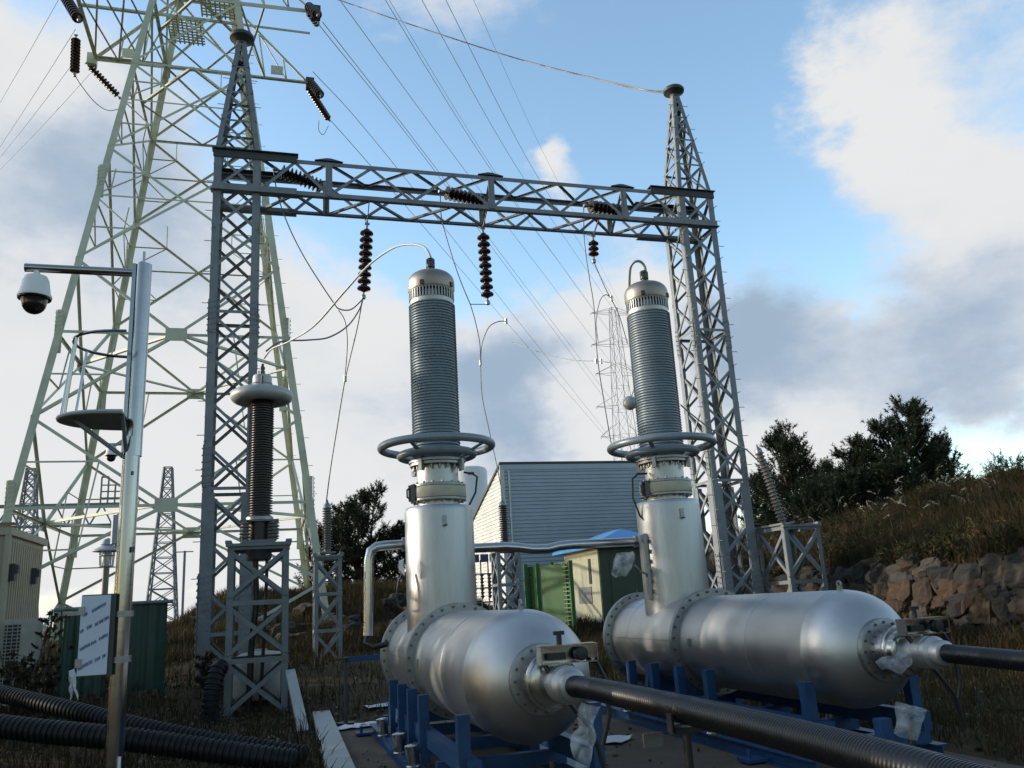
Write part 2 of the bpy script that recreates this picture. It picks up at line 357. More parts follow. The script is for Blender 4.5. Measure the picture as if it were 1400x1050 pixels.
    mask = mr.outputs[0]
    grey = blobs([(690, 555, 85, .95), (640, 585, 90, .5), (760, 545, 60, .5), (440, 580, 130, .55), (480, 540, 80, .3), (120, 230, 130, .55), (30, 260, 120, .45), (250, 300, 100, .35), (70, 620, 70, .45), (990, 500, 90, .65), (1100, 500, 110, .75), (1250, 500, 130, .55), (1380, 520, 120, .5), (1390, 410, 90, .35), (1310, 150, 60, .2), (1000, 420, 70, .3),
                  (1190, 440, 60, -.4), (1180, 150, 50, -.4), (760, 230, 60, -.3), (530, 470, 60, -.6), (480, 660, 90, -.5), (820, 600, 60, -.6), (845, 480, 50, -.4), (1060, 600, 60, -.4), (50, 110, 60, -.5), (150, 520, 170, -.2), (330, 640, 200, -.3), (60, 720, 180, -.4), (230, 470, 60, .3), (90, 500, 50, .25), (700, 680, 120, -.4), (1090, 600, 110, -.6), (1300, 620, 110, -.5), (900, 330, 90, -.4), (1330, 230, 120, -.35)])
    gr = ma('ADD', grey, ma('MULTIPLY', ma('SUBTRACT', noise(mp.outputs[0], 6.3, 8, .6).outputs['Fac'], .5), 1.7))
    mg = N('ShaderNodeMapRange'); mg.interpolation_type = 'SMOOTHSTEP'; mg.inputs['From Min'].default_value = -.3; mg.inputs['From Max'].default_value = 1.3; L(gr, mg.inputs['Value'])
    cr_ = N('ShaderNodeValToRGB'); e = cr_.color_ramp.elements
    CW = 5.6
    e[0].color = (.97, .98, .985, 1); e[1].color = (.42, .55, .71, 1); k = e.new(.32); k.color = (.90, .93, .96, 1); k = e.new(.6); k.color = (.69, .77, .88, 1); L(mg.outputs[0], cr_.inputs[0])
    cs = N('ShaderNodeVectorMath'); cs.operation = 'SCALE'; L(cr_.outputs[0], cs.inputs[0]); cs.inputs['Scale'].default_value = CW
    # bare sky: keep the Nishita hue, even its brightness a little
    sp = N('ShaderNodeVectorMath'); sp.operation = 'MULTIPLY'; L(sky.outputs[0], sp.inputs[0]); sp.inputs[1].default_value = (2.85, 2.8, 2.55)
    mx = N('ShaderNodeMix'); mx.data_type = 'RGBA'; L(mask, mx.inputs[0]); L(sp.outputs[0], mx.inputs[6]); L(cs.outputs[0], mx.inputs[7])
    # sky behind the camera dimmed to darken the faces turned to it
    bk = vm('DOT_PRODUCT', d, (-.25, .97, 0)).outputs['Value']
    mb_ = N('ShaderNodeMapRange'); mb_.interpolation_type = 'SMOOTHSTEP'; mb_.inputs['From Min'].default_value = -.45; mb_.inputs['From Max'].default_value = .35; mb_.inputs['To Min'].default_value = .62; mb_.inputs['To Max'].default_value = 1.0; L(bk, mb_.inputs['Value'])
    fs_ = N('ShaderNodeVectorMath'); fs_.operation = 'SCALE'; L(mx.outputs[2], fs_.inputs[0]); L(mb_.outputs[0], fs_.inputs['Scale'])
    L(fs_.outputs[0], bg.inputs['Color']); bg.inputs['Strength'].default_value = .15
build_sky()
scene.view_settings.view_transform = 'Standard'; scene.view_settings.look = 'None'; scene.view_settings.exposure = 0; scene.view_settings.gamma = 1
scene.cycles.use_adaptive_sampling = True; scene.cycles.use_denoising = True; scene.cycles.max_bounces = 6; scene.cycles.transparent_max_bounces = 12

# ------------------------------------------------------------------ lattice helpers
FACES = ((0, 1, (0, -1, 0)), (1, 2, (1, 0, 0)), (2, 3, (0, 1, 0)), (3, 0, (-1, 0, 0)))
def corners(c, hx, hy, z): return [V((c[0]+a*hx, c[1]+b*hy, z)) for a, b in ((-1, -1), (1, -1), (1, 1), (-1, 1))]
def lattice_legs(par, pts, w, m, stepbolt=None, splice=None, inward=None):
    """pts: list of corner lists from bottom to top, legs are angle sections with their heel outward"""
    W_ = w if isinstance(w, (list, tuple)) else [w]*len(pts)
    for k in range(4):
        a, b = ((-1, -1), (1, -1), (1, 1), (-1, 1))[k]; mb = MB()
        for i in range(len(pts)-1):
            w = W_[i]; p, q = pts[i][k], pts[i+1][k]; t = w*.12
            pr1 = V((-a, 0, 0)); pr2 = V((0, -b, 0))
            mb.extr(p+pr1*w/2, q+pr1*w/2, [(-w/2, -t/2), (w/2, -t/2), (w/2, t/2), (-w/2, t/2)], (0, b, 0))
            mb.extr(p+pr2*(w/2+t*.6), q+pr2*(w/2+t*.6), [(-w/2, -t/2), (w/2, -t/2), (w/2, t/2), (-w/2, t/2)], (a, 0, 0))
        if splice:
            for z, h in splice:
                p = None; w = W_[0] if z < 2.6 else W_[-1]
                for i in range(len(pts)-1):
                    if pts[i][k].z <= z <= pts[i+1][k].z: p = pts[i][k].lerp(pts[i+1][k], (z-pts[i][k].z)/(pts[i+1][k].z-pts[i][k].z))
                if p is None: continue
                fx = p+V((-a*w*.5, b*(w*.12), 0)); fy = p+V((a*w*.12, -b*w*.5, 0))
                mb.box(fx, (w*.86, .014, h)); mb.box(fy, (.014, w*.86, h))
                nb = max(3, int(h/.13))
                for j in range(nb):
                    zz = -h/2+h*(j+.5)/nb
                    for sx in (-.22, .22):
                        mb.cyl(fx+V((sx*w, b*.005, zz+sx*.05)), fx+V((sx*w, b*.03, zz+sx*.05)), w*.085, 6)
                        mb.cyl(fy+V((a*.005, sx*w, zz+sx*.05)), fy+V((a*.03, sx*w, zz+sx*.05)), w*.085, 6)
        if stepbolt and k in stepbolt:
            z = pts[0][k].z+1.0; j = 0
            while z < pts[-1][k].z-.2:
                for i in range(len(pts)-1):
                    if pts[i][k].z <= z <= pts[i+1][k].z:
                        p = pts[i][k].lerp(pts[i+1][k], (z-pts[i][k].z)/(pts[i+1][k].z-pts[i][k].z))
                        mb.cyl(p, p+(V((a*.16, 0, 0)) if j % 2 else V((0, b*.16, 0))), .009, 5)
                z += stepbolt[k]; j += 1
        obj('leg', mb, m, par, False)
def face_x(par, lo, hi, f, w, m, name='cross_brace', half=False):
    i, j, n = FACES[f]; n = V(n); mb = MB(); off = n*.004
    mb.ang(lo[i]+off, hi[j]+off, w, n); 
    if not half: mb.ang(lo[j]-n*w*.2, hi[i]-n*w*.2, w, n, None, -1)
    obj(name, mb, m, par, False)
def face_h(par, c, f, w, m, name='strut'):
    i, j, n = FACES[f]; obj(name, MB().ang(c[i]+V(n)*.007, c[j]+V(n)*.007, w, n), m, par, False)

# ------------------------------------------------------------------ gantry: two lattice towers and a box beam
GY, GB, HW = 19.52, .5, .52
LX, RX = -.83, 11.3
ZB0, ZB1, ZPK = 9.74, 10.66, 14.1
gan = thing('steel_gantry', (5.2, GY, -1.2), 'grey galvanised steel gantry of two lattice columns carrying a box truss beam', 'gantry')
def gantry_tower(cx):
    t = sub('lattice_column', gan); c = (cx, GY); zb = g(cx, GY)-.15; n = 11
    lv = [zb+(ZB0-.02-zb)*i/n for i in range(n+1)]+[ZB1+.04]
    pts = [corners(c, HW, HW, z) for z in (lv[0], 2.6, lv[-1])]
    pk = [corners(c, HW-(HW-.1)*k, HW-(HW-.1)*k, ZB1+.04+(ZPK-ZB1-.04)*k) for k in (0, .28, .53, .76, .92, 1)]
    lattice_legs(t, pts, [.25, .165, .165], M['galv'], {0: .38, 1: .38}, [(zb+1.3, 1.9), (3.2, .9), (6.6, .8)])
    for i in range(len(lv)-1):
        lo, hi = corners(c, HW, HW, lv[i]), corners(c, HW, HW, lv[i+1])
        for f in range(4): face_x(t, lo, hi, f, .065, M['galv'])
    for z in (lv[1], lv[4], lv[8], ZB0, ZB1):
        cc = corners(c, HW, HW, z)
        for f in range(4): face_h(t, cc, f, .07, M['galv'])
    p = sub('peak', gan); lattice_legs(p, pk, .11, M['galv'], {0: .4, 1: .4})
    for i in range(len(pk)-2):
        for f in range(4): face_x(p, pk[i], pk[i+1], f, .05, M['galv'])
        for f in range(4): face_h(p, pk[i+1], f, .05, M['galv'])
    mb = MB().lathe([(.1, -.1), (.13, -.06), (.13, .0), (.3, .10), (.31, .17), (.27, .22), (.16, .27), (.05, .29), (0, .29)], (cx, GY, ZPK+.03), n=24)
    obj('cap_plate', mb, M['dark_steel'], gan)
gantry_tower(LX); gantry_tower(RX)
def gantry_beam():
    b = sub('beam', gan); x0, x1 = LX+HW, RX-HW; yf, yr = GY-.5, GY+.5
    ends = (LX-HW-.02, RX+HW+.02)
    for y, z, s in ((yf, ZB1, -1), (yf, ZB0, -1), (yr, ZB1, 1), (yr, ZB0, 1)):
        mb = MB(); zz = 1 if z == ZB0 else -1
        mb.box(((ends[0]+ends[1])/2, y+s*.03, z+zz*.045), (ends[1]-ends[0], .014, .105)); mb.box(((ends[0]+ends[1])/2, y-s*.03, z-zz*.008), (ends[1]-ends[0], .105, .013))
        obj('chord', mb, M['galv'], b, False)
    posts = (1.3, 5.4, 9.1)
    for X in posts:
        for y, s in ((yf, -1), (yr, 1)):
            obj('post', MB().box((X, y+s*.026, (ZB0+ZB1)/2), (.16, .05, ZB1-ZB0-.03)).box((X, y+s*.055, (ZB0+ZB1)/2), (.05, .012, ZB1-ZB0-.03)), M['galv'], b, False)
        mb = MB().add([(X-.34, yf-.08, ZB1+.03), (X+.34, yf-.08, ZB1+.03), (X+.34, yf+.2, ZB1+.03), (X-.34, yf+.2, ZB1+.03), (X-.06, yf, ZB1+.14), (X+.06, yf, ZB1+.14)],
                      [(3, 2, 1, 0), (0, 1, 5, 4), (2, 3, 4, 5), (1, 2, 5), (3, 0, 4)])
        obj('cap_plate', mb, M['dark_steel'], b, False)
        obj('diaphragm', MB().ang((X, yf+.03, ZB0+.03), (X, yr-.03, ZB1-.03), .09, (1, 0, 0)).ang((X+.02, yr-.03, ZB0+.03), (X+.02, yf+.03, ZB1-.03), .07, (1, 0, 0)), M['galv'], b, False)
    nodes = [x0]+list(posts)+[x1]
    for a, c in zip(nodes[:-1], nodes[1:]):
        k = max(2, round((c-a)/1.37)); k += k % 2
        for i in range(k):
            u, v = a+(c-a)*i/k, a+(c-a)*(i+1)/k; up = i % 2
            za, zb = (ZB1-.06, ZB0+.05) if up else (ZB0+.05, ZB1-.06)
            obj('diagonal', MB().ang((u, yf-.02, za), (v, yf-.02, zb), .075, (0, -1, 0)), M['galv'], b, False)
            obj('diagonal', MB().ang((u, yr+.02, zb), (v, yr+.02, za), .075, (0, 1, 0)), M['galv'], b, False)
            obj('diagonal', MB().ang((u, yf if up else yr, ZB0-.02), (v, yr if up else yf, ZB0-.02), .06, (0, 0, -1)), M['galv'], b, False)
            obj('diagonal', MB().ang((u, yr if up else yf, ZB1+.008), (v, yf if up else yr, ZB1+.008), .06, (0, 0, 1)), M['galv'], b, False)
    for cx, sg in ((LX, 1), (RX, -1)):      # deep plates where the beam meets the columns
        for y, s in ((yf, -1), (yr, 1)):
            for z in (ZB1+.02, ZB0-.0):
                xa, xb = sorted((cx-sg*(HW+.03), cx+sg*(HW+.85)))
                top = z > 10
                mb = MB().box(((xa+xb)/2, y+s*.052, z-.02 if top else z+.06), (xb-xa, .016, .17)).box(((xa+xb)/2, y+s*.0, z+.095 if top else z-.03), (xb-xa+.06, .24, .02))
                obj('gusset_plate', mb, M['dark_steel'] if top else M['galv'], b, False)
gantry_beam()

# ------------------------------------------------------------------ pale green transmission tower
PC = (-2.88, 31.0)
def pth(z): return 4.2-(z-3.3)*.138, 4.4-(z-3.3)*.1095
def pc(z): hx, hy = pth(z); return corners(PC, hx, hy, z)
pt = thing('transmission_tower', (PC[0], PC[1], -1.4), 'tall pale green lattice transmission tower with dark insulator strings, behind the left gantry column', 'tower')
def pale_tower():
    m = M['pale_green']; zb = -1.5
    lattice_legs(pt, [pc(zb), pc(30.5)], .21, m, {1: .45, 2: .45}, [(3.3, 1.6), (8.75, 1.4), (14.2, 1.2), (22.5, 1.0)])
    def diamond(z0, zm, z1, w=.09):          # belt gussets at z0 and z1, leg nodes at zm
        a, b, c = pc(z0), pc(zm), pc(z1)
        for f, (i, j, n) in enumerate(FACES):
            n = V(n); g0, g1 = (a[i]+a[j])/2, (c[i]+c[j])/2; mb = MB()
            for p, q in ((g0, b[i]), (g0, b[j]), (g1, b[i]), (g1, b[j])): mb.ang(p+n*.02, q+n*.02, w, n)
            obj('cross_brace', mb, m, pt, False)
            for leg, gg, zz in ((i, g0, z0), (j, g0, z0), (i, g1, z1), (j, g1, z1)):      # redundant members
                mid = (gg+b[leg])/2; zl = (zz+zm)/2; obj('redundant_brace', MB().ang(mid, pc(zl)[leg], .045, n).ang(mid, pc(zz)[leg].lerp(gg, .5), .04, n), m, pt, False)
    def belt(z, gus=True, w=.09):
        c = pc(z)
        for f, (i, j, n) in enumerate(FACES):
            n = V(n); obj('belt', MB().ang(c[i]+n*.03, c[j]+n*.03, w, n), m, pt, False)
            if gus:
                q = (c[i]+c[j])/2; d = (c[j]-c[i]).normalized()
                obj('gusset_plate', MB().bar(q-d*.32+n*.05, q+d*.32+n*.05, .42, .02, n), m, pt, False)
        mb = MB(); mids = [(c[i]+c[(i+1) % 4])/2 for i in range(4)]
        for i in range(4): mb.ang(mids[i], mids[(i+1) % 4], .09, (0, 0, -1))
        obj('plan_brace', mb, m, pt, False)
    belt(3.3); belt(8.75); diamond(3.3, 6.0, 8.75); diamond(-1.5, .9, 3.3)
    def xpan(z0, z1, w=.085, sec=True):
        lo, hi = pc(z0), pc(z1)
        for f in range(4):
            i, j, n = FACES[f]; n = V(n); mb = MB(); mb.ang(lo[i]+n*.02, hi[j]+n*.02, w, n); mb.ang(lo[j]-n*.01, hi[i]-n*.01, w, n, None, -1); obj('cross_brace', mb, m, pt, False)
            if sec:
                wl = (lo[i]-lo[j]).length; wh_ = (hi[i]-hi[j]).length; t = wl/(wl+wh_); x = lo[i].lerp(hi[j], t)
                r = MB(); zc = x.z; cc = pc(zc); r.ang(cc[i], x, .05, n); r.ang(x, cc[j], .05, n)
                for leg, o in ((i, j), (j, i)):
                    q2 = hi[leg].lerp(lo[o], (1-t)*.5); r.ang(q2, pc((z1+zc)/2)[leg], .04, n); r.ang(q2, cc[leg], .035, n); r.ang(q2, hi[leg].lerp(hi[o], .25), .035, n)
                    qq = lo[leg].lerp(hi[o], t*.5); r.ang(qq, pc((z0+zc)/2)[leg], .04, n); r.ang(qq, cc[leg], .04, n)
                obj('redundant_brace', r, m, pt, False)
    # long diagonals from the upper belt to the waist
    a, b = pc(8.75), pc(11.3)
    for f, (i, j, n) in enumerate(FACES):
        n = V(n); q = (a[i]+a[j])/2; mb = MB().ang(q+n*.02, b[i]+n*.02, .09, n).ang(q+n*.02, b[j]+n*.02, .09, n); obj('cross_brace', mb, m, pt, False)
    xpan(11.3, 15.6); xpan(15.6, 19.2, .08); xpan(19.2, 22.5, .075, False); xpan(22.5, 25.6, .075, False); xpan(25.6, 28.3, .1, False); belt(22.5, False, .12); belt(19.2, False, .08); belt(25.6, False, .1)
    for x, yy in ((.6, .1),):
        pass
    # lower crossarms, wide in plan: front and rear chords, end member, rising top chords
    z = 22.5; hx, hy = pth(z); Y0, Y1 = PC[1]-hy, PC[1]+hy
    for s in (-1, 1):
        arm = sub('crossarm', pt); xt = PC[0]+s*4.25; xi = PC[0]+s*hx; zt = 25.6; hx2, hy2 = pth(zt); xo = PC[0]+s*hx2
        ft, rt_ = V((xt, 28.6, z)), V((xt, 33.3, z)); fi, ri = V((xi, Y0, z)), V((xi, Y1, z)); fo, ro = V((xo, PC[1]-hy2, zt)), V((xo, PC[1]+hy2, zt))
        obj('chord', MB().ang(fi, ft, .16, (0, -1, 0)), m, arm, False); obj('chord', MB().ang(ri, rt_, .16, (0, 1, 0)), m, arm, False)
        
        if s < 0: obj('end_member', MB().ang(ft, rt_, .15, (s, 0, 0)), m, arm, False)
        obj('chord', MB().ang(fo, ft, .11, (0, -1, .3)), m, arm, False); obj('chord', MB().ang(ro, rt_, .11, (0, 1, .3)), m, arm, False)
        mb = MB(); k = 3
        fp = [fi.lerp(ft, i/k) for i in range(k+1)]; rp = [ri.lerp(rt_, i/k) for i in range(k+1)]; fq = [fo.lerp(ft, i/k) for i in range(k+1)]; rq = [ro.lerp(rt_, i/k) for i in range(k+1)]
        for i in range(k):
            if s < 0 or i == 0: mb.ang(fp[i], rp[i+1], .07, (0, 0, -1)); mb.ang(rp[i], fp[i+1], .07, (0, 0, -1))
            if i: mb.ang(fp[i], fq[i], .06, (0, -1, 0)); mb.ang(rp[i], rq[i], .06, (0, 1, 0)); mb.ang(fq[i], fp[i+1] if i+1 < k else fp[i], .055, (0, -1, 0))
            if i+1 < k: mb.ang(fq[i], fp[i+1], .055, (0, -1, 0)); mb.ang(rq[i], rp[i+1], .055, (0, 1, 0))
        obj('bracing', mb, m, arm, False)
        for p, dy in ((ft, -1), (rt_, 1)):
            obj('attachment_plate', MB().box(p+V((s*.1, 0, -.05)), (.35, .3, .5)), M['dark_steel'] if s > 0 else m, arm, False)
            if dy > 0: obj('number_plate', MB().box(p+V((-s*1.3, -.25, .28)), (.5, .03, .42)), m, arm, False)
        obj('mid_chord', MB().ang((xi, 29.95, z+.02), (xt-s*.05, 29.95, z+.02), .1, (0, -1, 0)), m, arm, False)
    obj('mid_chord', MB().ang((PC[0]-hx, 29.95, z+.02), (PC[0]+hx, 29.95, z+.02), .14, (0, -1, 0)), m, pt, False)
    def grating(x0, x1, y0, y1, zz):
        mb = MB(); s = .17
        x = x0
        while x <= x1+.01: mb.box((x, (y0+y1)/2, zz), (.055, y1-y0, .05)); x += s
        y = y0
        while y <= y1+.01: mb.box(((x0+x1)/2, y, zz+.004), (x1-x0, .055, .04)); y += s
        obj('walkway_grating', mb, m, pt, False)
    grating(-2.75, -1.45, 28.7, 29.85, z+.09); grating(-4.05, -2.75, 30.05, 31.7, z+.09)
    # dark anchor blocks of the upper arm ends
pale_tower()

# ------------------------------------------------------------------ insulator strings
def string_mesh(n, pitch, r, m):
    mb = MB(); prof = [(.02, .0)]
    for i in range(n):
        z = -i*.19
        prof += [(r*.42, z-.0), (r*.5, z-.03), (r*.62, z-.05), (r*.92, z-.075), (r, z-.10), (r, z-.125), (r*.9, z-.14), (r*.62, z-.15), (r*.42, z-.17)]
    prof += [(.02, -n*.19-.02)]
    # keep the profile running downward
    mb.lathe([(a, z*pitch/.19) for a, z in prof], (0, 0, 0), n=22)
    return mb
SG = 'hanging brown insulator strings'
def insulator(name, top, bot, n, r, label, group, cat='insulator'):
    top, bot = V(top), V(bot); d = bot-top; Ltot = d.length; L1 = Ltot-.30
    o = thing(name, top, label, cat, group)
    q = V((0, 0, -1)).rotation_difference(d)
    pitch = L1/n
    me = string_mesh(n, pitch, r, None)
    me.v = [(x, y, z*1.0-.16) for x, y, z in me.v]
    o.location = (0, 0, 0)
    a = obj('disc_stack', me, M['brown'], o)
    b = obj('shackle', MB().box((0, 0, -.07), (.05, .022, .16)).box((0, 0, .0), (.12, .05, .05)), M['flange'], o, False)
    c = obj('clamp', MB().box((0, 0, -Ltot+.07), (.04, .03, .16)).lathe([(0, -.06), (.05, -.05), (.065, 0), (.05, .05), (0, .06)], (0, 0, -Ltot), n=12), M['flange'], o)
    o.location = top; o.rotation_mode = 'QUATERNION'; o.rotation_quaternion = q
    return o
s1t, s1b = at(502, 306, GY), at(497, 406, GY)
s2t, s2b = at(660, 312, GY), at(667, 414, GY)
s3t, s3b = at(811, 322, GY), at(812, 357, GY)
insulator('insulator_string', s1t, s1b, 9, .165, 'brown disc insulator string hanging from the beam left of the first tall bushing', SG)
insulator('insulator_string', s2t, s2b, 9, .165, 'brown disc insulator string hanging from the middle of the beam', SG)
insulator('insulator_string', s3t, s3b, 3, .14, 'short three disc insulator string hanging near the right end of the beam', SG)
for t, lab in ((s1t, 'left'), (s2t, 'middle'), (s3t, 'right')):
    pass
hb = MB()
for t in (s1t, s2t, s3t):
    for y in (-.48, .48): hb.bar((t.x, GY+y, ZB0-.03), (t.x, t.y, t.z), .05, .02, (1, 0, 0))
obj('hanger', hb, M['galv'], gan, False)
TG = 'slanting insulator strings inside the beam'
for (px, py, qx, qy, n, lab) in ((447, 258, 376, 231, 10, 'brown insulator string lying inside the beam at its left end'), (668, 277, 602, 262, 9, 'brown insulator string lying inside the beam near its middle post'), (858, 290, 800, 281, 8, 'dark insulator string lying inside the beam near its right post')):
    insulator('insulator_string', at(px, py, GY+.1), at(qx, qy, GY-.2), n, .18, lab, TG)
PG = 'insulator strings on the pale green tower'
for (px, py, Ya, qx, qy, Yb, n, r, lab) in (
        (104, 48, 30.6, 102, 103, 30.6, 11, .17, 'dark insulator string hanging straight down from the left arm of the pale green tower'),
        (118, 86, 33.3, 164, 134, 34.6, 11, .16, 'dark insulator string slanting down from the left arm tip of the pale tower'),
        (84, -12, 28.6, 108, 27, 27.0, 12, .19, 'dark insulator string cut by the top edge, on the pale tower left arm'),
        (424, 112, 33.3, 439, 131, 32.0, 7, .19, 'short dark insulator string nearest the right arm tip of the pale green tower'),
        (421, 119, 33.3, 450, 164, 35.6, 12, .16, 'dark insulator string slanting down from the right arm tip of the pale tower'),
        (421, 8, 28.6, 435, 21, 27.2, 6, .19, 'stubby dark insulator at the upper right arm tip of the pale green tower'),
        (421, 16, 28.6, 434, 34, 31, 5, .14, 'smaller dark insulator just below the stubby one at the upper right arm tip')):
    insulator('insulator_string', at(px, py, Ya), at(qx, qy, Yb), n, r, lab, PG)
# ------------------------------------------------------------------ steel vessel with bushing (two alike)
VX1, VX2, VY, AZ = 2.055, 5.202, 10.43, -.595
def shed_profile(z0, z1, n, ri, ro):
    p = []; h = (z1-z0)/n
    for i in range(n):
        z = z0+i*h; p += [(ri, z), (ri, z+h*.3), (ro-.006, z+h*.5), (ro, z+h*.58), (ro-.004, z+h*.68), (ri, z+h*.98)]
    return p
def bolt_ring(fl, c, R_, n, ax, r, h):
    c = V(c); ax = V(ax).normalized(); a = ax.orthogonal().normalized(); b = ax.cross(a); O = worg(fl); me = None
    for k in range(n):
        p = c+a*(R_*math.cos(2*PI*k/n))+b*(R_*math.sin(2*PI*k/n))-O
        if me is None:
            q = obj('bolt', MB().cyl(O-ax*h/2, O+ax*h/2, r, 6), M['bolt'], fl, False); me = q.data
        else:
            q = bpy.data.objects.new('bolt', me); COL.objects.link(q); q.parent = fl
        q.location = p
def vessel(x):
    t = thing('cable_termination', (x, VY, AZ-.5), '', 'vessel', 'steel cable terminations'); Y = VY; ax = (0, -1, 0)
    def o(y): return (x, y, AZ)
    # body: far dished end, barrel, near dome, all one shell turned about the axis
    b = MB(); pr = []
    for k in range(9):
        a = k/8; s = math.sin(a*PI/2); pr.append((.5*s if k else 0, -1.30+.16*(1-math.sqrt(max(0, 1-s*s)))))
    pr += [(.5, -1.14), (.5, .90), (.5, 2.5), (.5, 3.40), (.503, 3.415), (.503, 3.435), (.5, 3.45)]
    for k in range(1, 17):
        sd = .49*math.sin(k/16*PI/2); pr.append((.5*max(0, 1-(sd/.49)**2.05)**(1/2.05) if k < 16 else 0, 3.45+sd))
    b.lathe([(r_*1.045, y_) for r_, y_ in pr], o(Y), ax, 96); obj('tank_shell', b, M['stainless'], t)
    for ys_, rs_ in ((2.45, .002), (3.42, .004), (-.55, .002)): obj('weld_seam', MB().torus(o(Y-ys_), .5235, rs_, 96, 6, ax), M['stainless'], t)
    obj('weld_seam', MB().bar((x-.5226, Y+1.1, AZ+.03), (x-.5226, Y-.88, AZ+.03), .008, .008, (0, 0, 1)), M['flange'], t, False)
    f = MB()
    f.lathe([(.5, -1.17), (.61, -1.165), (.616, -1.16), (.616, -1.13), (.61, -1.125), (.5, -1.118)], o(Y), ax, 80)
    f.lathe([(.5, -1.21), (.61, -1.205), (.616, -1.2), (.616, -1.178), (.61, -1.174), (.5, -1.174)], o(Y), ax, 80)
    fl = obj('flange', f, M['flange'], t); bolt_ring(fl, o(Y+1.148), .575, 28, ax, .015, .10)
    f = MB()
    for a0, a1 in ((.892, .92), (.926, .954)): f.lathe([(.5, a0), (.606, a0), (.612, a0+.006), (.612, a1-.006), (.606, a1), (.5, a1)], o(Y), ax, 80)
    fl = obj('flange', f, M['flange'], t); bolt_ring(fl, o(Y-.923), .573, 28, ax, .015, .10)
    # riser
    r = MB().lathe([(.4262, AZ+.18), (.4262, 1.12), (.42, 1.165), (.405, 1.185), (.27, 1.195)], (x, Y, 0), n=72); obj('riser', r, M['stainless_v'], t)
    nk = MB().lathe([(.262, 1.18), (.262, 1.26), (.262, 1.5), (.262, 1.72)], (x, Y, 0), n=56); obj('neck', nk, M['stainless'], t)
    cl = MB().lathe([(.262, 1.255), (.345, 1.255), (.35, 1.26), (.35, 1.285), (.335, 1.29), (.262, 1.29)], (x, Y, 0), n=56).lathe([(.262, 1.43), (.335, 1.43), (.35, 1.435), (.35, 1.46), (.345, 1.465), (.262, 1.465)], (x, Y, 0), n=56)
    cl.bolts((x, Y, 1.46), .31, 16, (0, 0, 1), .016, .06).bolts((x, Y, 1.26), .31, 16, (0, 0, 1), .016, .05)
    obj('neck_flange', cl, M['flange'], t)
    obj('clamp_band', MB().lathe([(.262, 1.29), (.348, 1.292), (.352, 1.30), (.352, 1.42), (.348, 1.428), (.262, 1.43)], (x, Y, 0), n=56), M['cream'], t)
    cn = MB()
    for a in (2.75, 2.95): cn.box((x+.37*math.cos(a), Y-.37*abs(math.sin(a)), 1.36), (.05, .04, .2), a)
    cn.tube([(x-.36, Y-.1, 1.44), (x-.41, Y-.1, 1.4), (x-.41, Y-.1, 1.31), (x-.36, Y-.1, 1.28)], .013, 6)
    obj('latch', cn, M['bolt'], t)
    tf = MB().lathe([(.262, 1.70), (.34, 1.70), (.345, 1.705), (.345, 1.735), (.34, 1.74), (.36, 1.745), (.36, 1.775), (.30, 1.78)], (x, Y, 0), n=56).bolts((x, Y, 1.70), .30, 18, (0, 0, 1), .017, .10)
    for k in range(4):
        a = PI/4+k*PI/2; tf.box((x+.36*math.cos(a), Y+.36*math.sin(a), 1.69), (.05, .05, .14), a)
    obj('top_flange', tf, M['flange'], t)
    rg = MB().torus((x, Y, 1.955), .70, .052, 96, 16); cr1 = obj('corona_ring', rg, M['ring'], t)
    obj('corona_ring', MB().torus((x, Y, 1.845), .46, .05, 80, 14), M['ring'], t)
    for k in range(4):
        st = MB()
        a = PI/4+k*PI/2+.1; c, s = math.cos(a), math.sin(a)
        st.bar((x+.44*c, Y+.44*s, 1.845), (x+.69*c, Y+.69*s, 1.95), .05, .02, (0, 0, 1)); st.bar((x+.30*c, Y+.30*s, 1.77), (x+.46*c, Y+.46*s, 1.83), .05, .02, (0, 0, 1))
        obj('ring_bracket', st, M['ring'], t)
    ins = MB().lathe([(.27, 1.78)]+shed_profile(1.82, 3.86, 54, .287, .308)+[(.27, 3.87)], (x, Y, 0), n=72); obj('bushing', ins, M['porcelain'], t)
    gr = MB().lathe([(.27, 3.86), (.285, 3.865), (.29, 3.92), (.255, 3.94), (.245, 4.05)], (x, Y, 0), n=56)
    for k in range(44):
        a = 2*PI*k/44; gr.box((x+.278*math.cos(a), Y+.278*math.sin(a), 3.985), (.045, .012, .13), a)
    gr.torus((x, Y, 4.05), .292, .012, 56, 8)
    obj('grill', gr, M['alu'], t)
    cp = [(.285, 4.055), (.305, 4.06), (.312, 4.08), (.312, 4.17)]
    for k in range(1, 11):
        a = k/10*PI/2; cp.append((.312*math.cos(a)**.62 if k < 10 else .06, 4.17+.175*math.sin(a)))
    cp += [(.058, 4.355), (0, 4.355)]
    c = MB().lathe(cp, (x, Y, 0), n=64); cpo = obj('cap', c, M['cap_alu'], t)
    lg = MB()
    for a in (-2.15, -.75, 1.2): lg.box((x+.305*math.cos(a), Y+.305*math.sin(a), 4.10), (.05, .05, .06), a)
    obj('lug', lg, M['black'], cpo, False)
    te = MB().lathe([(.065, 4.35), (.065, 4.385), (.045, 4.39), (.045, 4.41), (.06, 4.415), (.06, 4.45), (.042, 4.455), (.042, 4.5), (.05, 4.505), (.05, 4.54), (0, 4.545)], (x, Y, 0), n=20).box((x, Y-.0, 4.47), (.11, .05, .12))
    obj('terminal', te, M['porc_dark'], t)
    # nozzle on the dome
    nz = MB().lathe([(.17, 3.87), (.262, 3.87), (.27, 3.876), (.27, 3.93), (.262, 3.936), (.2, 3.936)], o(Y), ax, 56)
    nf = obj('nozzle_flange', nz, M['flange'], t); bolt_ring(nf, o(Y-3.935), .235, 16, ax, .012, .03)
